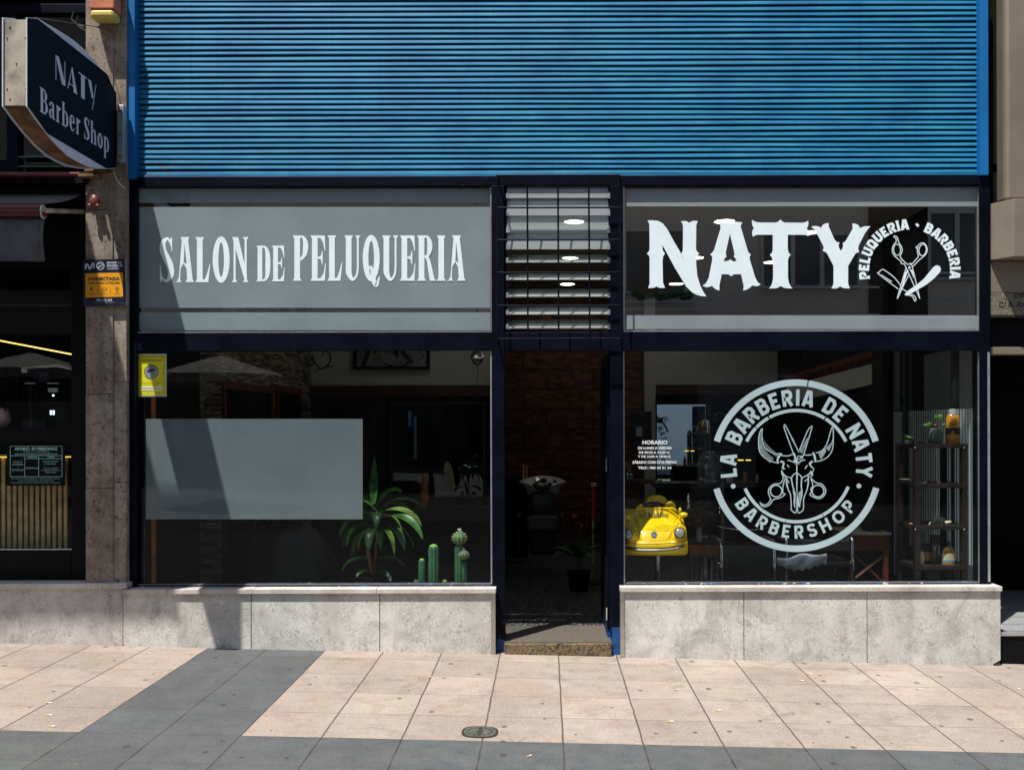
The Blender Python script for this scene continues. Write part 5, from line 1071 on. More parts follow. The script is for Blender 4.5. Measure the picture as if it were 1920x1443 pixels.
# doors
XD = X_(1143, .2)
dr = thing('shop_door', 'navy glazed shop door standing open inwards at the right jamb', 'door', (XD, .2, .1))
part(dr, 'frame', M['navy'], lambda q: (q.box(XD-.02, XD+.02, .205, .27, .1, 2.12), q.box(XD-.02, XD+.02, .92, .99, .1, 2.12), q.box(XD-.02, XD+.02, .27, .92, 2.04, 2.12), q.box(XD-.02, XD+.02, .27, .92, .1, .2)), bev=.002)
part(dr, 'lower_panel', M['sgnblk'], lambda q: q.box(XD-.012, XD+.012, .27, .92, .2, .62)); part(dr, 'pane', M['glass'], lambda q: (setattr(q, 'flat', True), q.poly([(XD, .27, .62), (XD, .92, .62), (XD, .92, 2.04), (XD, .27, 2.04)])))
for z in (.22, 1.28): part(dr, 'hinge', M['chrome'], lambda q: q.tube([(XD-.022, .2, z), (XD-.022, .2, z+.09)], .009, 8))

# ---------------------------------------------------------------- window display on the left: dracaena and cacti
def leaf(q, base, az, el, L, wd, droop, n=9, twist=0):
    vs = []; p = Vector(base); d = Vector((math.cos(az)*math.cos(el), math.sin(az)*math.cos(el), math.sin(el))); side0 = Vector((-math.sin(az), math.cos(az), 0))
    for i in range(n+1):
        t = i/n; w_ = wd*(math.sin(PI*min(1, t*.93+.07))**.65)*(1-.15*t) if t < 1 else .001
        upv = side0.cross(d).normalized()*-1; s_ = (side0*math.cos(twist*t)+upv*math.sin(twist*t))
        vs += [p-s_*w_/2+upv*.1*w_, p-upv*.12*w_, p+s_*w_/2+upv*.1*w_]
        p = p+d*L/n; d = (d+Vector((0, 0, -droop/n*(.4+1.6*t)))).normalized()
    fs = []
    for i in range(n):
        a = 3*i; fs += [(a, a+1, a+4, a+3), (a+1, a+2, a+5, a+4)]
    q.add(vs, fs)
DY = .40
dpl = thing('dracaena_plant', 'tall dracaena with arching glossy green leaves behind the left pane', 'plant', P(702, 1120, DY))
part(dpl, 'pot', M['plast'], lambda q: q.lathe([(.09, 0), (.12, .11), (.125, .11), (.11, .10), (.0001, .098)], (P(702, 1120, DY).x, DY, .362), 20), smooth=40)
part(dpl, 'trunk', M['bark'], lambda q: (q.tube([P(703, 1100, DY), P(702, 1060, DY), P(706, 1010, DY), P(705, 975, DY)], [.010, .010, .009, .009], 8)), smooth=True)
part(dpl, 'side_stem', M['bark'], lambda q: q.tube([P(697, 1075, DY-.03), P(690, 1035, DY-.03), P(689, 1028, DY-.03)], [.014, .016, .013], 8), smooth=True)
tops = P(706, 965, DY)
lf_ = [((700, 945), 1.5, 1.45, .36, .062, .10), ((703, 955), 2.8, .85, .22, .05, 1.2), ((705, 950), .25, 1.05, .26, .07, 1.5), ((706, 955), .35, .55, .42, .05, 1.3), ((706, 962), -.1, .35, .40, .052, 1.4), ((707, 972), -.35, .30, .46, .055, 1.5),
       ((703, 978), 3.3, .40, .34, .06, 2.0), ((702, 985), 3.6, .22, .30, .06, 2.2), ((706, 982), -.5, .15, .36, .055, 2.0), ((704, 990), -1.2, .3, .28, .062, 2.9), ((700, 992), -2.2, .2, .25, .055, 3.0), ((708, 990), -.9, .2, .36, .055, 2.2), ((706, 970), -1.4, .8, .26, .06, 3.0),
       ((695, 1050), 3.3, .30, .26, .075, 1.6), ((703, 1050), .1, .35, .26, .055, 1.4), ((702, 1075), -.6, .4, .2, .04, 1.5), ((698, 1072), 3.9, .45, .16, .04, 1.4), ((700, 1000), 2.6, .1, .3, .05, 2.4), ((706, 960), .9, .5, .4, .05, 1.4), ((704, 972), 2.2, .4, .3, .05, 1.6), ((704, 968), -2.6, .5, .34, .06, 2.2), ((705, 975), -.75, .5, .42, .055, 2.0), ((703, 985), 3.05, .25, .36, .055, 2.3), ((705, 992), -1.7, .35, .30, .058, 3.0), ((706, 985), -.25, .25, .40, .055, 1.9), ((702, 1000), -2.5, .2, .3, .05, 2.6), ((702, 1085), -.2, .5, .24, .035, 1.6), ((699, 1085), 3.4, .5, .24, .035, 1.6)]
for (bx, by), az, el, L, wd, dr_ in lf_: part(dpl, 'leaf', M['leaf'] if (bx*7+by) % 3 else M['leaf3'], lambda q: leaf(q, P(bx, by, DY), az, el, L*.98, wd*(1.28 if el < 1.2 else 1.15), dr_*1.3, 12, .9*math.sin(bx*3+by)), smooth=True)
CYC = .33
def cactus(name, label, x, ytop, rpx, balls=(), mt='cactus'):
    r = rpx*(DIST+CYC)/FPX; zt = Z_(ytop, CYC, x); X = X_(x, CYC, ytop); z0 = .42
    root = thing(name, label, 'cactus', (X, CYC, .362), 'cacti in the left window')
    part(root, 'pot', M['plast'], lambda q: q.lathe([(r*1.0, 0), (r*1.5, .055), (r*1.4, .056), (.0001, .05)], (X, CYC, .362), 16), smooth=40)
    pf = [(r*.9, 0), (r, .05), (r*1.0, max(.06, zt-z0-r*1.2))]+[(r*math.cos(a), zt-z0-r*1.2+r*1.2*math.sin(a)) for a in [rad(k) for k in (20, 40, 60, 75, 88)]]
    part(root, 'column', M[mt], lambda q: q.lathe(pf, (X, CYC, z0-.01), 40, rib=.09, ribn=10), smooth=60)
    if mt == 'cactus' and not balls: part(root, 'fresh_tip', M['ctip'], lambda q: q.lathe([(a_*1.03, b_) for a_, b_ in pf[-4:]], (X, CYC, z0-.009), 40, rib=.09, ribn=10), smooth=60)
    for (bx, by, br) in balls:
        R_ = br*(DIST+CYC)/FPX; c_ = P(bx, by, CYC-(.0 if br > 12 else .02))
        part(root, 'barrel_graft', M['cball'], lambda q: q.lathe([(R_*math.sin(a), -R_*.82*math.cos(a)) for a in [PI*k/12 for k in range(13)]], c_, 44, rib=.06, ribn=11), smooth=60)
        def sp_(q):
            for k in range(11):
                for a in range(1, 7):
                    th = 2*PI*k/11; ph = PI*a/7; d = Vector((math.sin(ph)*math.cos(th), math.sin(ph)*math.sin(th), -.82*math.cos(ph))); q.ball(c_+d*R_*1.06, R_*.075, n=6, m=4)
        o_ = part(root, 'spine_tuft', M['spine'], sp_); o_['kind'] = 'stuff'
        def cr(q):
            for k in range(14): a = 2*PI*k/14; q.tube([c_+Vector((0, 0, R_*.8)), c_+Vector((math.cos(a)*R_*.25, math.sin(a)*R_*.25, R_*(1.08+.12*(k % 3))))], .0016, 4)
        o_ = part(root, 'crown_bristles', M['wht'], cr); o_['kind'] = 'stuff'
cactus('column_cactus', 'tall green ribbed cactus with a bright rounded tip', 813, 1017, 9.5); cactus('column_cactus', 'shorter green ribbed cactus just left of the tall plain one', 791, 1044, 6)
cactus('column_cactus', 'tiny bright green cactus tip between the tall ones', 834, 1084, 5); cactus('grafted_cactus', 'tall cactus with a spiny round ball grafted on top', 861, 1016, 8, [(861.5, 1008, 13.5)])
cactus('grafted_cactus', 'cactus with a smaller spiny ball, right of the tall grafted one', 869, 1047, 6.5, [(869.5, 1040, 9.8)]); cactus('column_cactus', 'low pale cactus stump at the foot of the short one', 781, 1083, 5, mt='leaf2')
# dome camera hanging at the top of the left pane
dm = thing('dome_camera', 'small dark dome camera hanging at the top right of the lower left window', 'camera', P(895, 672, .5))
DC = P(895, 671, .5); part(dm, 'dome', M['plast'], lambda q: q.ball(DC+Vector((0, 0, -.012)), .042, .042, .045), smooth=True); part(dm, 'ring', M['steel'], lambda q: q.lathe([(.052, -.006), (.055, 0), (.052, .008), (.044, .03), (.036, .045), (.001, .05)], DC, 24), smooth=40)
part(dm, 'cable', M['plast'], lambda q: q.tube([DC+Vector((0, 0, -.05)), P(897, 700, .5), P(894, 722, .5)], .0025, 5)); part(dm, 'stem', M['plast'], lambda q: q.tube([DC+Vector((0, 0, .03)), (DC.x, DC.y, CZ)], .008, 6))

# ---------------------------------------------------------------- left interior: stone cladding, doorways, picture
sc = thing('stone_clad_column', 'column clad in thin split stone strips inside the left window', 'column', P(392, 1180, 1.5))
part(sc, 'front', M['slat'], lambda q: q.box(X_(368, 1.5), X_(415, 1.5), 1.5, 1.7, FZ, CZ)); 
XC = X_(415, 1.5)
tag(part(None, 'stone_clad_wall', M['slat'], lambda q: q.box(XC-.12, XC-.004, 1.7, 4.6, FZ, CZ)), 'split stone clad wall running back behind the left window', 'wall')
tag(part(None, 'stone_clad_pier', M['slat'], lambda q: q.box(X_(256, .24), X_(269, .24), .24, .26, FZ, CZ)), 'narrow split stone pier at the left edge of the left window', 'pier')
tag(part(None, 'orange_door_post', M['orange'], lambda q: q.pbox(268, 745, 284, 1130, .5, .08)), 'orange pine door post beside the narrow stone pier', 'post')
al = thing('mirror_alcove', 'dark alcove with red wood jamb and teal edged mirror left of the stone column', 'alcove', P(330, 1150, 1.5))
part(al, 'jamb', M['dred'], lambda q: q.pbox(350, 700, 368, 1170, 1.46, .2)); part(al, 'head', M['dred'], lambda q: q.pbox(306, 684, 350, 722, 1.5, .1)); part(al, 'mirror_edge', M['green_lv'], lambda q: (q.pbox(339, 722, 348, 1170, 1.5, .05), q.pbox(312, 722, 339, 733, 1.5, .05)))
part(al, 'stone_strip', M['slat'], lambda q: q.pbox(329, 975, 338, 1170, 1.52, .05)); part(al, 'back', M['blk2'], lambda q: q.pbox(250, 640, 350, 1180, 1.62, .03))
ch = thing('side_chair', 'black chair with pale back panel in the alcove', 'chair', P(305, 1100, 1.2))
part(ch, 'backrest', M['leather'], lambda q: q.pbox(284, 978, 322, 1003, 1.3, .04), bev=.01); part(ch, 'seat', M['orange'], lambda q: q.pbox(284, 1026, 326, 1030, 1.0, .35)); 
for x in (286, 304, 322): part(ch, 'leg', M['dred'], lambda q: q.pbox(x, 1030, x+3, 1150, 1.2, .03))
for (a, b, y0) in ((420, 505, 728), (520, 560, 735)):
    X0 = XC; pa, pb = PX(a, y0, X0), PX(b, y0, X0)
    nd = thing('dark_doorway', 'dark doorway in the stone clad wall, %s' % ('nearer one with red wood frame' if a == 420 else 'farther one deep in the shop'), 'doorway', (X0, pa.y, FZ))
    part(nd, 'opening', M['blk2'], lambda q: q.box(X0-.003, X0+.012, pa.y, pb.y, FZ, pa.z)); part(nd, 'frame', M['dred'], lambda q: (q.box(X0, X0+.025, pa.y-.07, pa.y, FZ, pa.z+.07), q.box(X0, X0+.025, pb.y, pb.y+.07, FZ, pa.z+.07), q.box(X0, X0+.025, pa.y, pb.y, pa.z, pa.z+.07)))
dc2 = thing('draped_chair', 'salon chair covered with a black cape behind the frosted panel', 'chair', P(540, 1150, 1.3))
def cape(q):
    c_ = P(540, 985, 1.3); n = 40; vs = []; H = c_.z-FZ
    for j in range(9):
        t = j/8
        for k in range(n):
            a = 2*PI*k/n; r = (.16+.26*t**.8)*(1+.07*t*math.sin(a*7+1)+.05*t*math.sin(a*11)); vs.append((c_.x+r*1.15*math.cos(a), c_.y+r*.8*math.sin(a), c_.z-H*.8*t**1.2))
    q.add(vs, [(j*n+k, j*n+(k+1) % n, (j+1)*n+(k+1) % n, (j+1)*n+k) for j in range(8) for k in range(n)]+[list(range(n))[::-1]])
part(dc2, 'cape', M['leather'], cape, smooth=True); part(dc2, 'base', M['chrome'], lambda q: q.lathe([(.22, 0), (.22, .02), (.04, .04), (.035, .3)], (P(540, 985, 1.3).x, 1.3, FZ), 24)); part(dc2, 'bag_handle', M['plast'], lambda q: q.tube([P(476, 992, 1.1), P(480, 975, 1.1), P(500, 970, 1.1), P(508, 990, 1.1)], .006, 6))
pf = thing('framed_picture', 'black framed grey picture high on the left back wall', 'picture', P(734, 665, 4.56))
part(pf, 'frame', M['black'], lambda q: (q.pbox(662, 600, 668, 692, 4.53, .05), q.pbox(799, 600, 805, 692, 4.53, .05), q.pbox(668, 687, 799, 692, 4.53, .05), q.pbox(668, 600, 799, 605, 4.53, .05))); part(pf, 'print', M['steel'], lambda q: q.pbox(668, 605, 799, 687, 4.57, .02))
ik = Ink(img(4.565))
for p in ([(680,690,6),(690,660,10),(700,640,4)], [(700,665,3),(715,650,7),(740,655,12),(745,672,4)], [(760,640,6),(755,660,9),(775,680,4)], [(720,682,4),(750,688,3),(770,676,5)]): ik.put(stroke(p))
ik.build('drawing', M['ink'], pf)
so = thing('wall_scroll', 'black scroll ornament painted on the left back wall', 'wall ornament', P(600, 680, 4.595)); ik = Ink(img(4.597))
for p in ([(578,664,2),(600,690,3),(615,684,3),(620,668,2.5),(610,657,2),(603,668,2)], [(572,672,1.5),(585,668,2.5),(588,680,2.5),(578,690,1.5)], [(590,695,1.5),(612,688,2.5),(628,686,1)]): ik.put(stroke(p))
ik.build('scroll', M['ink'], so)
cm = thing('station_mirror', 'large dark mirror with thin frame on the left back wall', 'mirror', P(820, 850, 4.55))
part(cm, 'glass', M['dglass'], lambda q: q.pbox(735, 757, 905, 948, 4.56, .02)); part(cm, 'frame', M['plast'], lambda q: (q.pbox(731, 753, 909, 757, 4.54, .05), q.pbox(731, 757, 735, 948, 4.54, .05), q.pbox(905, 757, 909, 948, 4.54, .05)))
ct = thing('styling_counter', 'grey styling counter with vase under the dark left mirror', 'counter', P(850, 990, 4.1)); part(ct, 'top', M['plast'], lambda q: q.pbox(770, 953, 935, 977, 4.1, .45)); part(ct, 'cabinet', M['blk2'], lambda q: q.pbox(776, 977, 935, 1060, 4.2, .35))
part(ct, 'vase', M['orange'], lambda q: q.lathe([(.03, 0), (.05, .1), (.04, .25), (.02, .4)], P(796, 953, 4.25), 14)); 
part(ct, 'books', M['lblue'], lambda q: (q.pbox(765, 770, 771, 800, 4.4, .1), q.pbox(776, 780, 780, 860, 4.4, .1))); part(ct, 'patterned_plate', M['cream'], lambda q: q.prism([(842+9*math.cos(t)+4*math.sin(t), 892+27*math.sin(t)) for t in [2*PI*i/20 for i in range(20)]], lambda x, y: P(x, y, 4.2), (0, .02, 0)))

# ---------------------------------------------------------------- seen through the open door
bs = thing('shampoo_basin', 'white ceramic backwash basin on a black salon chair facing the door', 'salon basin', P(1017, 1040, 3.2))
BC = P(1017, 905, 3.2); sc1 = (DIST+3.2)/FPX
def bowl(q):
    n = 36
    prof = [(.03, -.17), (.12, -.15), (.175, -.09), (.20, -.02), (.245, 0), (.25, .012), (.24, .022), (.195, .015), (.16, -.06), (.0001, -.11)]
    vs = []; fs = []
    for r, z in prof:
        for k in range(n):
            a = 2*PI*k/n; zz = z+(.045*max(0, math.sin(a))**2 if r > .19 else 0)-(.05*max(0, -math.sin(a))**6 if r > .15 and z > -.1 else 0)
            vs.append(BC+Vector((r*math.cos(a)*.96, r*math.sin(a)*.8, zz)))
    for i in range(len(prof)-1):
        for k in range(n): fs.append((i*n+k, i*n+(k+1) % n, (i+1)*n+(k+1) % n, (i+1)*n+k))
    q.add(vs, fs)
part(bs, 'bowl', M['ceramic'], bowl, smooth=True); part(bs, 'neck_rest', M['leather'], lambda q: q.tube([P(1000, 906, 2.95), P(1007, 912, 2.95), P(1017, 914, 2.95), P(1027, 912, 2.95), P(1033, 905, 2.95)], [.02, .03, .032, .03, .02], 10), smooth=True)
part(bs, 'shower_head', M['plast'], lambda q: (q.ball(P(1020, 901, 3.1), .03), q.tube([P(1020, 901, 3.1), P(1010, 902, 3.1), P(1001, 908, 3.1)], .012, 8)), smooth=True); part(bs, 'tap', M['plast'], lambda q: q.tube([P(1040, 906, 3.2), P(1041, 900, 3.2)], .02, 10))
part(bs, 'pedestal', M['leather'], lambda q: q.pbox(992, 935, 1042, 1040, 3.25, .3), bev=.03); part(bs, 'seat', M['leather'], lambda q: q.pbox(985, 968, 1050, 1000, 2.55, .6), bev=.04); part(bs, 'backrest', M['leather'], lambda q: q.pbox(995, 922, 1040, 985, 2.95, .08), bev=.03)
for x in (973, 1053): part(bs, 'armrest', M['plast'], lambda q: q.tube([P(x, 966, 2.6), P(x+2, 962, 2.8), P(x+2, 962, 3.1)], .018, 8)); part(bs, 'leg', M['plast'], lambda q: q.tube([P(x, 985, 2.7), P(x, 1040, 2.7)], .016, 8))
rl = thing('red_post', 'red cylindrical post with pale cap inside the doorway', 'post', P(1113, 1020, 2.6))
part(rl, 'tube', M['red'], lambda q: q.tube([P(1113, 911, 2.6), P(1112, 975, 2.6)], .022, 14), smooth=40); part(rl, 'cap', M['sgntxt'], lambda q: q.tube([P(1113, 905, 2.6), P(1113, 911, 2.6)], .027, 14), smooth=40); part(rl, 'pole', M['steel'], lambda q: q.tube([P(1112, 975, 2.6), P(1112, 1062, 2.6)], .008, 8)); part(rl, 'foot', M['plast'], lambda q: q.lathe([(.12, 0), (.12, .015), (.02, .03)], (P(1112, 1060, 2.6).x, 2.6, FZ), 20))
an = thing('anthurium_plant', 'anthurium with red flowers standing in the dark doorway', 'plant', P(1085, 1060, 2.2)); ab = P(1085, 1045, 2.2)
part(an, 'pot', M['blk2'], lambda q: q.lathe([(.08, 0), (.11, .18), (.1, .17), (.001, .16)], (ab.x, ab.y, FZ), 18), smooth=40)
for (x, y, r) in ((1076, 967, .028), (1105, 938, .018), (1090, 985, .022), (1130, 962, .018)):
    f0 = P(x, y, 2.15); part(an, 'flower', M['red'], lambda q: q.ball(f0, r, r*.3, r*.8, 10, 8), smooth=True); part(an, 'stalk', M['leaf'], lambda q: q.tube([f0, f0.lerp(Vector((ab.x, ab.y, FZ+.3)), .5)+Vector((.02, 0, .05)), Vector((ab.x, ab.y, FZ+.17))], .004, 5))
for az, el, L in ((2.9, .6, .34), (3.6, .5, .3), (-1.2, .6, .3), (.2, .7, .32), (4.2, .8, .36)): part(an, 'leaf', M['leaf'], lambda q: leaf(q, (ab.x, ab.y, FZ+.3), az, el, L, .12, 1.4), smooth=True)
dt = thing('developer_tubes', 'two pale tubes standing on a dark shelf left of the basin', 'bottles', P(985, 895, 3.9)); 
for x in (981.5, 987.5): part(dt, 'tube', M['cream'] if x < 985 else M['orange'], lambda q: q.tube([P(x, 872, 3.9), P(x, 899, 3.9)], .011, 10))
part(dt, 'shelf', M['blk2'], lambda q: q.pbox(940, 899, 996, 905, 3.7, .4)); part(dt, 'shelf_leg', M['blk2'], lambda q: q.pbox(940, 905, 990, 1045, 3.9, .2))

# ---------------------------------------------------------------- yellow toy car on its pole
KX = 1229.; YB = .195
rows = [(1041, 52, .10), (1039.5, 58, .055), (1036, 60, .02), (1030, 61, .0), (1021, 61.3, .0), (1017, 61, .012), (1013.5, 60, .03), (1006, 59.5, .05), (996, 58.5, .085), (986, 56, .14), (977, 53, .20), (970.5, 50.5, .255), (967, 49, .27), (962, 45, .285), (957, 41, .30), (953.5, 38.5, .31)]
rows = [(a, b, c2*.72) for a, b, c2 in rows]
def rowat(y):
    for a, b in zip(rows, rows[1:]):
        if b[0] <= y <= a[0]:
            t = (a[0]-y)/(a[0]-b[0]); return a[1]+(b[1]-a[1])*t, a[2]+(b[2]-a[2])*t
    return (rows[0][1:] if y > rows[0][0] else rows[-1][1:])
def carY(x, y):
    hw, d = rowat(y); u = max(-1, min(1, (x-KX)/hw)); flat = .10*abs(u)**3.2
    bulge = 0
    for fx in (1179, 1275): bulge = max(bulge, .085*math.exp(-((x-fx)/13)**2-((y-1001)/17)**2))
    groove = .018*math.exp(-((abs(x-KX)-(31+max(0, (1003-y))*.36))/3.2)**2)*(1 if 972 < y < 1014 else 0)
    return YB+d+flat-bulge+groove
car = thing('toy_car', 'yellow ride on toy car mounted on a pole behind the right window', 'toy car', P(KX, 1041, .6))
def carbody(q):
    n = 44; fine = []
    for a, b in zip(rows, rows[1:]):
        k = 3
        for i in range(k): fine.append(a[0]+(b[0]-a[0])*i/k)
    fine.append(rows[-1][0]); vs = []
    for y in fine:
        hw, _ = rowat(y)
        for j in range(n+1):
            u = -1+2*j/n; x = KX+hw*u; p = P(x, y, carY(x, y)); vs.append(p)
    R_ = len(fine); fs = [(i*(n+1)+j, i*(n+1)+j+1, (i+1)*(n+1)+j+1, (i+1)*(n+1)+j) for i in range(R_-1) for j in range(n)]
    b0 = len(vs)     # sides run straight back, underside closed
    for i in range(R_):
        for j in (0, n):
            p = vs[i*(n+1)+j].copy(); p.y = YB+.72+.1*math.sin(i/R_*2.5); p.z = min(p.z, vs[(R_-8)*(n+1)].z); vs.append(p)
    for i in range(R_-1):
        fs.append((i*(n+1), (i+1)*(n+1), b0+2*(i+1), b0+2*i)); fs.append((i*(n+1)+n, b0+2*i+1, b0+2*(i+1)+1, (i+1)*(n+1)+n))
    fs.append([j for j in range(n+1)]+[b0+1, b0]); fs.append([b0+2*i for i in range(R_)]+[b0+2*i+1 for i in range(R_)][::-1])
    q.add(vs, fs)
part(car, 'body', M['yellow'], carbody, smooth=38)
onc = lambda x, y: P(x, y, carY(x, y))
def carink(name, mt, pieces, d=.003):
    ik = Ink(onc, (0, -.85, .5), d)
    for p in pieces: ik.put(p)
    return ik.build(name, M[mt], car)
carink('grille', 'ink', [stroke([(1172,1025.5,2.5),(1185,1029,6.5),(1205,1030.5,7.5),(1228,1030.5,7.5),(1255,1029,7),(1272,1026,6),(1284,1022,3)])])
carink('chrome_strip', 'chrome', [stroke([(1174,1027.5,1.6),(1190,1029.8,2.6),(1228,1030.5,3),(1262,1028.5,2.6),(1282,1023.5,1.4)])], .006)
carink('bumper_seam', 'boxw', [stroke([(1170,1017.5,1.0),(1200,1019,1.0),(1235,1019,1.0),(1265,1016.5,1.0),(1289,1012.5,1.0)])], .0025)
carink('bonnet_seam', 'boxw', [stroke([(1183,985,1.8),(1190,995,1.4),(1200,1010,.8),(1212,1013.2,.6),(1240,1013.2,.6),(1252,1010,.7),(1262,995,1.2),(1273,979,1.5)])], .0025)
for lx, ly, rr, dk in ((1177.5, 1001, 9.2, 1), (1274.5, 998.5, 10.2, 0)):
    hl = P(lx, ly, carY(lx, ly)-.008); k = (DIST+.35)/FPX
    hd = part(car, 'headlight', M['plast'], lambda q: q.lathe([(rr*k*1.0, -.01), (rr*k*1.03, .0), (rr*k*.92, .007), (rr*k*.86, .004)], hl, 28, ax=(-.12 if dk else .12, -1, .22)), smooth=50)
    part(hd, 'lens', M['lens'], lambda q: q.lathe([(rr*k*.9*math.cos(a), .016*math.sin(a)) for a in [rad(t) for t in (0, 25, 50, 70, 89)]], hl, 28, ax=(-.12 if dk else .12, -1, .22)), smooth=50)
bx, by = 1226.3, 1002; bq = 5.9
ik = Ink(onc, (0, -.9, .4), .004); ik.put(disc(bx, by, bq, 28)); bdg = ik.build('badge', M['chrome'], car)
ik = Ink(onc, (0, -.9, .4), .0055); ik.put(disc(bx, by, bq*.86, 28)); ik.build('badge_face', M['ink'], bdg)
ik = Ink(onc, (0, -.9, .4), .007); U = lambda p: [(bx+a*bq*.84, by-b*bq*.84) for a, b in p]
ik.put(stroke(U([(-.5,.86),(0,.12),(.5,.86)]), 1.25, False)); ik.put(stroke(U([(-.86,.45),(-.42,-.82),(0,.02),(.42,-.82),(.86,.45)]), 1.25, False)); ik.build('badge_letters', M['chrome'], bdg)
ik = Ink(onc, (0, -.8, .6), .003); nw = text_width(SF, 'NATY', .06)
line_text(ik, SF, 'NATY', lambda u, v: (1199.5+u*13.2/nw, 970.6-v*7.8-u*.5), .06); bw_ = text_width(SF, 'Barber Shop', .04)
line_text(ik, SF, 'Barber Shop', lambda u, v: (1214.3+u*39./bw_, 968.9-v*9.2+.9*abs(u*39/bw_-19)/19-.35*u*.2), .04); ik.build('lettering', M['ink'], car)
part(car, 'windscreen_frame', M['yellow'], lambda q: q.tube([P(1190, 956, YB+.223), P(1196, 953, YB+.225), P(1229, 952.5, YB+.225), P(1261, 952.5, YB+.225), P(1269, 957, YB+.223)], .008, 8), smooth=True)
def seat(q):
    c_ = P(1231, 950, YB+.42); n = 24; vs = []
    for yy, r1, r2 in ((0, .078, .05), (.03, .082, .05), (.06, .08, .046), (.082, .066, .038), (.094, .045, .028), (.1, .02, .012)):
        for k in range(n): a = 2*PI*k/n; vs.append(c_+Vector((r1*math.cos(a), r2*math.sin(a), yy-.01)))
    q.add(vs, [(i*n+k, i*n+(k+1) % n, (i+1)*n+(k+1) % n, (i+1)*n+k) for i in range(5) for k in range(n)]+[[5*n+k for k in range(n)]])
part(car, 'seat', M['yellow'], seat, smooth=True)
part(car, 'shoulder', M['yellow'], lambda q: (q.ball(P(1205, 953, YB+.38), .05, .08, .035), q.ball(P(1255, 950, YB+.4), .05, .08, .045)), smooth=True)
part(car, 'steering_wheel', M['plast'], lambda q: (q.tube([P(1226+19*math.cos(t), 948.5-6.5*math.sin(t), YB+.29+.03*math.sin(t)) for t in [2*PI*i/24 for i in range(25)]], .009, 8), q.ball(P(1227, 948.5, YB+.295), .026, .015, .02), q.tube([P(1209, 948, YB+.29), P(1244, 948, YB+.29)], .009, 6)), smooth=True)
for sx, mx, my in ((-1, 1174, 968), (1, 1281.5, 965)):
    part(car, 'side_mirror', M['yellow'], lambda q: (q.ball(P(mx, my, YB+.17), .033, .03, .021), q.tube([P(mx-sx*4, my+4, YB+.2), P(mx-sx*10, my+10, YB+.24)], .010, 8)), smooth=True)
part(car, 'rear_fin', M['yellow'], lambda q: q.ball(P(1275, 958, YB+.4), .014, .03, .03), smooth=True)
for wx in (1182, 1276): part(car, 'wheel', M['plast'], lambda q: q.tube([P(wx-6, 1030, YB+.24), P(wx+6, 1030, YB+.24)], .052, 18), smooth=40)
part(car, 'pole', M['steel'], lambda q: q.tube([P(1233, 1041, .55), (P(1233, 1041, .55).x, .55, FZ+.02)], .021, 14), smooth=40); part(car, 'pole_foot', M['steel'], lambda q: q.lathe([(.2, 0), (.2, .012), (.03, .03)], (P(1233, 1041, .55).x, .55, FZ), 28))

# ---------------------------------------------------------------- dark wood rack and what stands on it
rk = thing('display_rack', 'tall dark wood rack with four shelves by the striped side window', 'shelf rack', P(1760, 1150, .4))
RF, RB_ = .30, .62
for x, Y in ((1718.5, RF), (1806.5, RF), (1686.5, RB_), (1768.5, RB_)):
    pw = 5.0; a = X_(x-pw, Y), X_(x+pw, Y); part(rk, 'post', M['wood'], lambda q: q.box(a[0], a[1], Y-.02, Y+.02, FZ, Z_(834, RF)))
for y in (833.5, 908.5, 986, 1061): z = Z_(y, RF); part(rk, 'shelf', M['wood'], lambda q: q.box(X_(1713, RF), X_(1812, RF), RF-.024, RB_+.025, z-.03, z), bev=.002)
for y in (839, 992): part(rk, 'screw', M['alu'], lambda q: q.ball(P(1716, y, RF-.024), .005, n=8, m=6)); part(rk, 'screw', M['alu'], lambda q: q.ball(P(1808, y, RF-.024), .005, n=8, m=6))
def bottle(name, label, x, yb, Y, prof, mt, cap, capm, lab=None, e=(1, .6), group=None, cat='bottle', sq_=False):
    b = P(x, yb, Y); b.z += .001; root = thing(name, label, cat, b, group); k = (DIST+Y)/FPX
    part(root, 'glass', M[mt], lambda q: q.lathe([(r*k, z*k) for r, z in prof], b, 24, e=e), smooth=40)
    part(root, 'cap', M[capm], lambda q: q.lathe([(r*k, z*k) for r, z in cap], b, 18, e=(1, 1) if e[1] < .8 else e), smooth=40)
    if lab:
        for (nm_, z0, z1, rr, mm) in lab: part(root, nm_, M[mm], lambda q: q.lathe([(rr*k, z0*k), (rr*k, z1*k)], b, 24, e=e), smooth=40)
    return root
T1 = Z_(833.5, RF); 
def onrack(py_sh, Y): return CY+(EYE-Z_(py_sh, RF))*FPX/(DIST+Y)-ROLL*0
y1 = 832.5
a = bottle('lotion_bottle', 'tall amber lotion bottle with white cap on the top rack shelf', 1786.5, 832, RF+.08, [(11, 0), (12.3, 2), (12.5, 48), (10, 54), (7, 56)], 'amber', [(7.4, 55), (7.6, 65), (.01, 65.5)], 'white', [('label', 18, 30, 12.9, 'ink')], (1, .7))
ik = Ink(img(RF+.08-.037)); ik.put(disc(1786.5, 811, 3.6)); ik.build('label_disc', M['amber'], a); ik = Ink(img(RF+.08-.037)); small_text(ik, 'LOCION', 1780, 792, 1794, 797.5, .02); ik.build('label_print', M['ink'], a)
jr = bottle('plant_jar', 'glass jar of soil with patterned leaves sprouting, on top shelf', 1754, 832, RF+.1, [(11, 0), (12, 3), (12, 22), (8, 30)], 'bglass', [(11.5, 1), (11.5, 13), (.01, 13.2)], 'soil', None, (1, 1), cat='plant jar')
jb = P(1754, 802, RF+.1); part(jr, 'cork', M['dred'], lambda q: q.ball(P(1753.5, 798, RF+.1), .016), smooth=True)
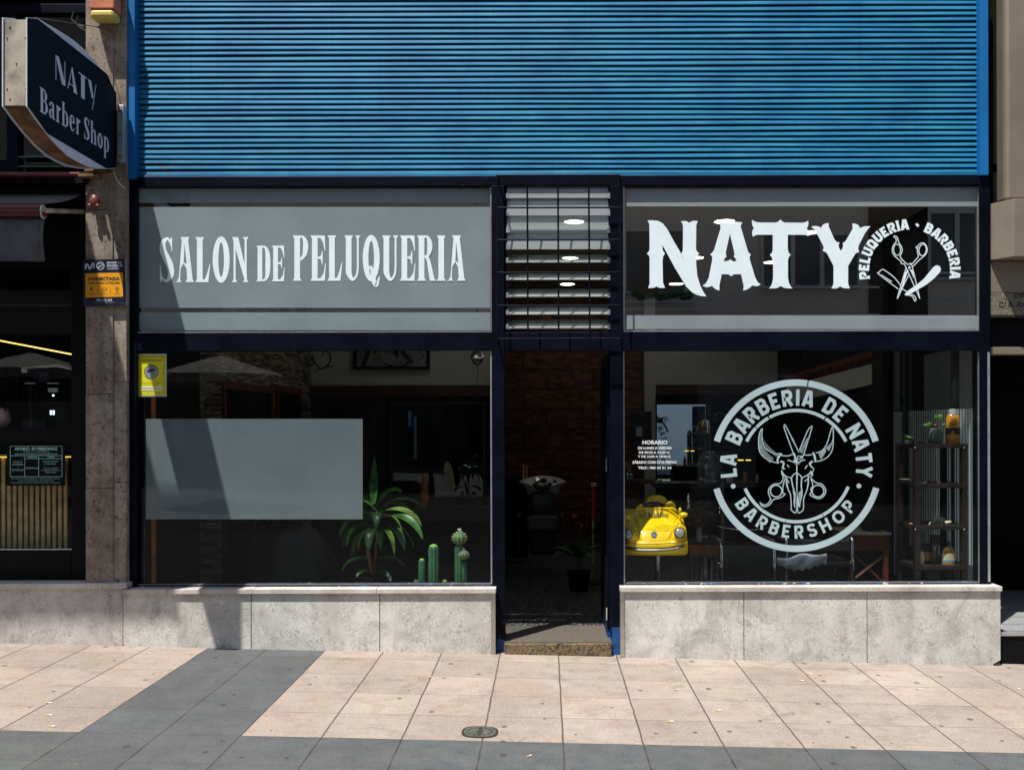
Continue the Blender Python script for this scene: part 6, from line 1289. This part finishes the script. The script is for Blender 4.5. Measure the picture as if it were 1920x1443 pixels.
for (x, y, w_, h_) in ((1739, 797, 9, 3.5), (1763, 782, 5, 6), (1755, 781, 4, 5), (1771, 796, 5, 2.5), (1744, 794, 5, 3)): part(jr, 'leaf', M['leaf2'], lambda q: q.ball(P(x, y, RF+.1), w_*.0039, .006, h_*.0039, 10, 6), smooth=True)
su = thing('succulent', 'small succulent with striped rosette leaves at the left of the top shelf', 'plant', P(1704, 833, RF+.15)); c_ = P(1704, 829, RF+.15)
part(su, 'pot', M['bglass'], lambda q: q.lathe([(.03, -.012), (.038, .02), (.03, .021)], c_, 16), smooth=40)
for i in range(14): part(su, 'leaf', M['leaf2'] if i % 3 else M['cball'], lambda q: leaf(q, c_+Vector((0, 0, .015)), i*2.4, .35+.09*(i % 7), .06, .022, .4, 5), smooth=True)
cl = thing('hair_clips', 'dark clippers with an orange tip lying on the top rack shelf', 'clippers', P(1730, 832, RF+.08)); part(cl, 'body', M['plast'], lambda q: q.tube([P(1721, 831, RF+.08), P(1733, 829.5, RF+.08)], .009, 8), smooth=True); part(cl, 'tip', M['sorange'], lambda q: q.tube([P(1733, 829.7, RF+.08), P(1738.5, 830.5, RF+.08)], .008, 8), smooth=True)
br2 = thing('shaving_brush', 'shaving brush with pale wooden end lying on the second shelf', 'brush', P(1755, 908, RF+.1)); part(br2, 'handle', M['dred'], lambda q: q.tube([P(1744, 905, RF+.1), P(1757, 904.5, RF+.09)], .014, 10), smooth=40); part(br2, 'wooden_end', M['cream'], lambda q: q.tube([P(1757, 904.5, RF+.085), P(1763, 904.3, RF+.075)], [.015, .013], 12), smooth=40)
scs = thing('scissors', 'dark scissors lying on the second rack shelf', 'scissors', P(1731, 908, RF+.1)); part(scs, 'blades', M['steel'], lambda q: (q.tube([P(1720, 907, RF+.1), P(1740, 903, RF+.1)], .004, 6), q.tube([P(1722, 903, RF+.1), P(1740, 907, RF+.1)], .004, 6))); part(scs, 'handles', M['plast'], lambda q: (q.ball(P(1741, 902.5, RF+.1), .011, .01, .008), q.ball(P(1741, 907, RF+.1), .011, .01, .006)))
tn = thing('small_tin', 'small dark tin on the second rack shelf at left', 'tin', P(1700, 908, RF+.2)); part(tn, 'box', M['plast'], lambda q: q.pbox(1691, 899, 1707, 905.5, RF+.2, .05), bev=.004); part(tn, 'lid', M['galv'], lambda q: q.pbox(1690.5, 897.5, 1707.5, 899.3, RF+.198, .054), bev=.002)
co = thing('cord_coil', 'coil of cream electric cord on the third rack shelf', 'cord', P(1762, 985, RF+.1))
def coil(q):
    pts = []; c_ = P(1756, 977, RF+.1)
    for i in range(120):
        t = i/120*2*PI*6; r = .030+.010*math.sin(i*.37); pts.append(c_+Vector((r*1.15*math.cos(t)+.012*math.sin(i*.21)+(.030*(i/120)), .02*math.sin(t*.7), r*.75*math.sin(t))))
    q.tube([P(1741, 986, RF+.04), P(1744, 979, RF+.06)]+pts, .0042, 6)
part(co, 'cord', M['cream'], coil, smooth=True); part(co, 'plug', M['cream'], lambda q: q.tube([P(1772, 980, RF+.06), P(1783, 978, RF+.06)], [.016, .012], 10), smooth=True)
hr = thing('hair_iron', 'black and red hair iron on the third rack shelf', 'hair iron', P(1725, 985, RF+.1)); part(hr, 'arm', M['plast'], lambda q: (q.tube([P(1716, 979, RF+.1), P(1738, 977, RF+.1)], .006, 8), q.tube([P(1716, 983.5, RF+.1), P(1740, 982, RF+.1)], .006, 8))); part(hr, 'end', M['sorange'], lambda q: q.tube([P(1705, 983, RF+.1), P(1710, 982.5, RF+.1)], .012, 10))
bottle('aftershave_bottle', 'square amber bottle with round blue label on the lowest shelf', 1778, 1063, RF+.06, [(11.5, 0), (12.2, 2), (12.2, 28), (9, 35), (4, 39)], 'amber', [(3.4, 38), (3.6, 48), (.01, 48.5)], 'ink', [('blue_label', 10.5, 14, 12.5, 'lblue'), ('cream_label', 14, 26, 12.4, 'cream')], (1, .55))
bottle('decanter', 'clear bottle with broad black stopper on the lowest shelf', 1753, 1059, RF+.14, [(6, 0), (7, 8), (5, 26), (8, 36)], 'bglass', [(9, 38), (9, 56), (.01, 57)], 'ink', None, (1, .8))
bottle('talc_bottle', 'cream coloured bottle at the left of the lowest rack shelf', 1725, 1063, RF+.05, [(7, 0), (7.4, 2), (7.4, 24), (4, 31)], 'cream', [(3.6, 30), (3.4, 39), (.01, 39.5)], 'ink', [('blue_label', 3, 6, 7.6, 'lblue')], (1, .6))
bottle('cologne_box_bottle', 'dark bottle with gold label between cream and clear ones', 1738, 1060, RF+.16, [(10, 0), (10.5, 2), (10.5, 32), (9.5, 36)], 'plast', [(9, 36), (9, 40), (.01, 40.5)], 'ink', [('gold_label', 10, 26, 10.8, 'amber')], (1, .7))

# ---------------------------------------------------------------- right interior: mirror, hood, chairs, table
mm_ = thing('wall_mirror', 'big black framed mirror on the right back wall reflecting the street', 'mirror', P(1282, 830, 5.85))
part(mm_, 'glass', M['mirror'], lambda q: q.pbox(1232, 758, 1332, 905, 5.87, .03)); part(mm_, 'frame', M['black'], lambda q: (q.pbox(1230, 745, 1350, 758, 5.85, .06), q.pbox(1332, 758, 1342, 905, 5.85, .06), q.pbox(1230, 905, 1350, 916, 5.81, .1)))
m3 = thing('dark_mirror', 'wide dim mirror behind the round logo on the right back wall', 'mirror', P(1530, 830, 5.85)); part(m3, 'glass', M['dglass'], lambda q: q.pbox(1440, 765, 1640, 850, 5.90, .02)); part(m3, 'frame', M['black'], lambda q: (q.pbox(1434, 760, 1646, 765, 5.88, .05), q.pbox(1434, 850, 1646, 856, 5.88, .05), q.pbox(1434, 765, 1440, 850, 5.88, .05), q.pbox(1640, 765, 1646, 850, 5.88, .05)))
part(m3, 'small_picture', M['alu'], lambda q: q.pbox(1505, 798, 1570, 846, 5.87, .015)); part(m3, 'picture_sheet', M['green_lv'], lambda q: q.pbox(1509, 802, 1566, 842, 5.86, .006))
tb = thing('styling_shelf', 'long dark styling shelf under the mirrors on the right', 'shelf', P(1440, 910, 3.6)); part(tb, 'top', M['plast'], lambda q: q.pbox(1228, 905, 1660, 913, 3.5, .4)); part(tb, 'cabinet', M['blk2'], lambda q: q.pbox(1360, 913, 1660, 1010, 3.6, .35))
part(tb, 'light_line', M['ledw'], lambda q: (q.pbox(1384, 861.5, 1394, 863, 3.85, .02), q.pbox(1399, 861.5, 1408, 863, 3.85, .02)))
tc = thing('tiled_canopy', 'little terracotta tile roof along the right interior wall', 'canopy', P(1560, 690, 3.0)); A_, B_ = P(1478, 712, 3.9), P(1634, 668, 2.3)
for i in range(13):
    c_ = A_.lerp(B_, i/12.); part(tc, 'tile', M['tile'], lambda q: q.prism([(.075*math.cos(t), .055*math.sin(t)) for t in [PI*k/8 for k in range(9)]], lambda x, z: c_+Vector((x*.6, -x*.75, z)), (.14, .1, -.13)), smooth=50)
part(tc, 'fascia', M['white'], lambda q: q.add([A_+Vector((-.02, 0, -.07)), B_+Vector((0, 0, -.07)), B_+Vector((0, 0, -.26)), A_+Vector((-.02, 0, -.26)), A_+Vector((.03, .02, -.07)), B_+Vector((.05, .02, -.07)), B_+Vector((.05, .02, -.26)), A_+Vector((.03, .02, -.26))], [(0,1,2,3),(4,5,6,7),(0,4,5,1),(3,2,6,7),(1,5,6,2),(0,3,7,4)]))
for a_, b_ in (((1507, 655), (1514, 715)), ((1656, 680), (1643, 742))): part(tc, 'hanging_cord', M['plast'], lambda q: q.tube([P(*a_, 2.5), P(*b_, 2.5)], .006, 5))
hd = thing('hood_dryer', 'clear hood hair dryer on a stand in front of the right mirror', 'hair dryer', P(1331, 1010, 2.6)); hc = P(1331, 880, 2.6)
part(hd, 'hood', M['acry'], lambda q: q.lathe([(.001, .19), (.06, .18), (.11, .13), (.135, .05), (.13, -.06), (.12, -.12)], hc, 28, e=(.9, 1)), smooth=60); part(hd, 'motor', M['plast'], lambda q: q.ball(hc+Vector((-.05, 0, .10)), .035), smooth=True); part(hd, 'pole', M['steel'], lambda q: q.tube([hc+Vector((.13, .05, -.02)), Vector((hc.x+.13, hc.y+.05, FZ))], .015, 8)); part(hd, 'foot', M['plast'], lambda q: q.lathe([(.2, 0), (.2, .03), (.03, .05)], (hc.x+.13, hc.y+.05, FZ), 20)); part(hd, 'grey_collar', M['steel'], lambda q: q.tube([hc+Vector((-.11, -.05, -.09)), hc+Vector((0, -.10, -.13)), hc+Vector((.11, -.05, -.09))], .02, 8), smooth=True)
wc = thing('barber_chair', 'black padded barber chair with chrome arm behind the toy car', 'barber chair', P(1310, 1040, 2.2)); part(wc, 'backrest', M['leather'], lambda q: q.pbox(1296, 905, 1345, 962, 2.4, .12), bev=.04); part(wc, 'seat', M['leather'], lambda q: q.pbox(1290, 962, 1350, 985, 1.95, .5), bev=.04); part(wc, 'base', M['chrome'], lambda q: q.lathe([(.28, 0), (.27, .03), (.06, .06), (.05, .5)], (P(1320, 985, 2.2).x, 2.2, FZ), 24), smooth=40)
for x in (1291, 1350): part(wc, 'armrest', M['chrome'], lambda q: q.tube([P(x, 962, 2.4), P(x, 932, 2.4), P(x, 928, 2.1), P(x, 955, 1.95)], .016, 8), smooth=True)
bb = thing('drawer_box', 'brown wooden drawer unit right of the toy car', 'drawer unit', P(1320, 1043, 1.2)); part(bb, 'front', M['boxw'], lambda q: q.pbox(1293, 1022, 1348, 1043, 1.1, .03), bev=.002); part(bb, 'carcass', M['wood'], lambda q: q.pbox(1292, 1018, 1349, 1044, 1.13, .35))
for x in (1295, 1344): part(bb, 'leg', M['steel'], lambda q: q.tube([P(x, 1044, 1.2), (P(x, 1044, 1.2).x, 1.2, FZ)], .01, 8))
fl = thing('dried_bouquet', 'bunch of dried flowers in a patterned vase on the drawer unit', 'dried flowers', P(1311, 1018, 1.25)); fb = P(1311, 1018, 1.25)
part(fl, 'vase', M['cream'], lambda q: q.lathe([(.022, 0), (.026, .06), (.02, .12), (.024, .13)], fb, 16), smooth=40)
def sprigs(q):
    r_ = random.Random(5)
    for i in range(150):
        a = r_.uniform(0, 2*PI); s = r_.random()**.6*.135; h = r_.uniform(.10, .26)-s*.4; p = fb+Vector((math.cos(a)*s, math.sin(a)*s*.7, .1+h)); u = Vector((r_.uniform(-1, 1), r_.uniform(-1, 1), r_.uniform(-1, 1)))*.011; v = Vector((r_.uniform(-1, 1), r_.uniform(-1, 1), r_.uniform(-1, 1)))*.011
        q.add([p-u-v, p+u-v, p+u+v, p-u+v], [(0, 1, 2, 3)])
        if i % 3 == 0: q.tube([fb+Vector((0, 0, .12)), p], .0012, 3)
o = part(fl, 'blossoms', M['basket'], sprigs); o['kind'] = 'stuff'
def tube_chair(label, x0, x1, ytop, ybot, Y, back=True):
    root = thing('waiting_chair', label, 'chair', P((x0+x1)/2, 1120, Y), 'chrome chairs at the right window'); a, b = X_(x0, Y), X_(x1, Y); zt, zm = Z_(ytop, Y), Z_(ybot, Y)
    for x in (a, b):
        part(root, 'frame', M['chrome'], lambda q: q.tube([(x, Y, FZ), (x, Y, zt-.02), (x, Y+.01, zt), (x, Y+.05, zt)], .0125, 10), smooth=True); part(root, 'front_leg', M['chrome'], lambda q: q.tube([(x, Y+.42, FZ), (x, Y+.42, FZ+.45), (x, Y+.02, FZ+.46)], .0125, 10), smooth=True)
        part(root, 'armrest', M['green_lv'] if 0 else M['plast'], lambda q: q.box(x-.02, x+.02, Y+.05, Y+.38, FZ+.62, FZ+.65), bev=.008)
    part(root, 'backrest', M['leather'], lambda q: q.box(a+.012, b-.012, Y+.0, Y+.045, zm, zt-.01), bev=.015); part(root, 'seat', M['leather'], lambda q: q.box(a+.01, b-.01, Y+.03, Y+.46, FZ+.42, FZ+.48), bev=.02)
tube_chair('chrome framed black waiting chair seen from behind, nearer the toy car', 1352, 1451, 1022, 1088, .62); tube_chair('chrome framed waiting chair with white towel, below the logo', 1474, 1598, 1010, 1036, .72)
tw = thing('white_towel', 'crumpled white towel hanging over the chair under the logo', 'towel', P(1505, 1066, .7))
def towel(q):
    nx, nz = 24, 10; vs = []
    for j in range(nz+1):
        for i in range(nx+1):
            t, s = i/nx, j/nz; x = 1456+94*t; top = 1046-9*t+3*math.sin(t*9); bot = 1056+12*math.sin(PI*min(1, t*1.15))+2*math.sin(t*40); y = top+(bot-top)*s
            vs.append(P(x, y, .69-.05*math.sin(PI*s)*(.6+.4*math.sin(t*15+s*5))))
    q.add(vs, [(j*(nx+1)+i, j*(nx+1)+i+1, (j+1)*(nx+1)+i+1, (j+1)*(nx+1)+i) for j in range(nz) for i in range(nx)])
o = part(tw, 'cloth', M['cloth'], towel, smooth=True); sd = o.modifiers.new('t', 'SOLIDIFY'); sd.thickness = .006
rt = thing('red_wood_table', 'small dark red wooden table with cross braces by the rack', 'table', P(1628, 1120, .95)); part(rt, 'top', M['dred'], lambda q: q.pbox(1590, 1003, 1668, 1032, .95, .4), bev=.004)
for x in (1594, 1658): part(rt, 'leg', M['dred'], lambda q: q.pbox(x, 1032, x+8, 1175, .95, .045), bev=.003)
part(rt, 'brace', M['dred'], lambda q: q.tube([P(1602, 1085, .98), P(1658, 1040, .98)], .013, 6)); part(rt, 'brace', M['dred'], lambda q: q.tube([P(1602, 1040, .99), P(1658, 1095, .99)], .013, 6))
lt = thing('lace_cloth', 'cream lace edged cloth over the red wooden table', 'table cloth', P(1630, 1002, .95)); part(lt, 'cloth', M['cream'], lambda q: (q.pbox(1588, 998.5, 1672, 1001, .93, .44), [q.lathe([(.011, -.006), (.009, 0), (.001, .003)], P(1591+i*6, 1001.5, .93), 8, ax=(0, -1, 0)) for i in range(14)]), bev=.001)
pt = thing('black_pot', 'round black pot standing on the lace cloth', 'pot', P(1634, 998, 1.1)); part(pt, 'bowl', M['black'], lambda q: q.lathe([(.05, 0), (.09, .05), (.1, .12), (.08, .17), (.06, .18), (.05, .175)], P(1634, 998, 1.1), 24), smooth=40); part(pt, 'lid', M['plast'], lambda q: q.lathe([(.075, .175), (.06, .2), (.015, .21), (.014, .225), (.001, .23)], P(1634, 998, 1.1), 20), smooth=40)
ac = part(None, 'chrome_arm', M['chrome'], lambda q: q.tube([P(1343, 985, 1.4), P(1356, 989, 1.4), P(1385, 993, 1.4), P(1415, 993, 1.4), P(1440, 989, 1.4)], .007, 6), smooth=True); tag(ac, 'thin curved chrome arm rest behind the lower left of the logo', 'rail')

# more of the salon: bottles along the styling shelf, reed diffuser, lamps
lab = ['squat white jar at the left end of the styling shelf', 'tall brown spray bottle on the styling shelf', 'thin pale tube on the styling shelf', 'green bottle right of the middle of the styling shelf', 'red topped bottle at the right of the styling shelf', 'dark bottle at the right end of the styling shelf']
for i, (x, h, r, mt_) in enumerate(((1368, 14, 7, 'ceramic'), (1398, 24, 4.5, 'amber'), (1420, 20, 3, 'cream'), (1570, 22, 5, 'bglass'), (1600, 18, 4.5, 'cream'), (1625, 24, 4.5, 'plast'))):
    bottle('styling_bottle', lab[i], x, 904.5, 3.62, [(r, 0), (r, h*.7), (r*.5, h*.8)], mt_, [(r*.45, h*.8), (r*.45, h), (.01, h+.3)], 'red' if i == 4 else 'ink', None, (1, 1), 'bottles on the styling shelf')
rd = bottle('reed_diffuser', 'glass reed diffuser with thin sticks near the left post of the right window', 1180, 900, 2.2, [(9, 0), (9, 10), (4, 14)], 'bglass', [(4, 14), (4, 16), (.01, 16)], 'ink', None, (1, 1), cat='diffuser')
for dx in (-9, -5, -1, 4, 8): part(rd, 'stick', M['slatw'], lambda q: q.tube([P(1180, 888, 2.2), P(1180+dx, 864, 2.2)], .0025, 5))
tag(part(None, 'wall_shelf', M['brown'], lambda q: q.pbox(1165, 900, 1228, 906, 2.1, .25)), 'narrow brown wall shelf under the reed diffuser', 'shelf')
ap2 = thing('apron', 'dark navy apron with pale patch hanging on the chipboard wall', 'apron', P(1200, 830, 5.9)); part(ap2, 'cloth', M['navyp'], lambda q: q.pbox(1184, 770, 1222, 838, 5.9, .04), bev=.02); part(ap2, 'patch', M['sgntxt'], lambda q: q.pbox(1193, 800, 1204, 818, 5.89, .005))
po = thing('hanging_plant', 'small dark trailing plant by the right edge of the big mirror', 'plant', P(1340, 790, 3.4))
part(po, 'pot', M['plast'], lambda q: q.lathe([(.04, 0), (.055, .08), (.05, .08)], P(1342, 790, 3.4), 14), smooth=40); 
for i in range(10): part(po, 'leaf', M['leaf'], lambda q: leaf(q, P(1342, 778, 3.4), i*.9, .5-.1*(i % 4), .22, .03, 2.2, 7), smooth=True)
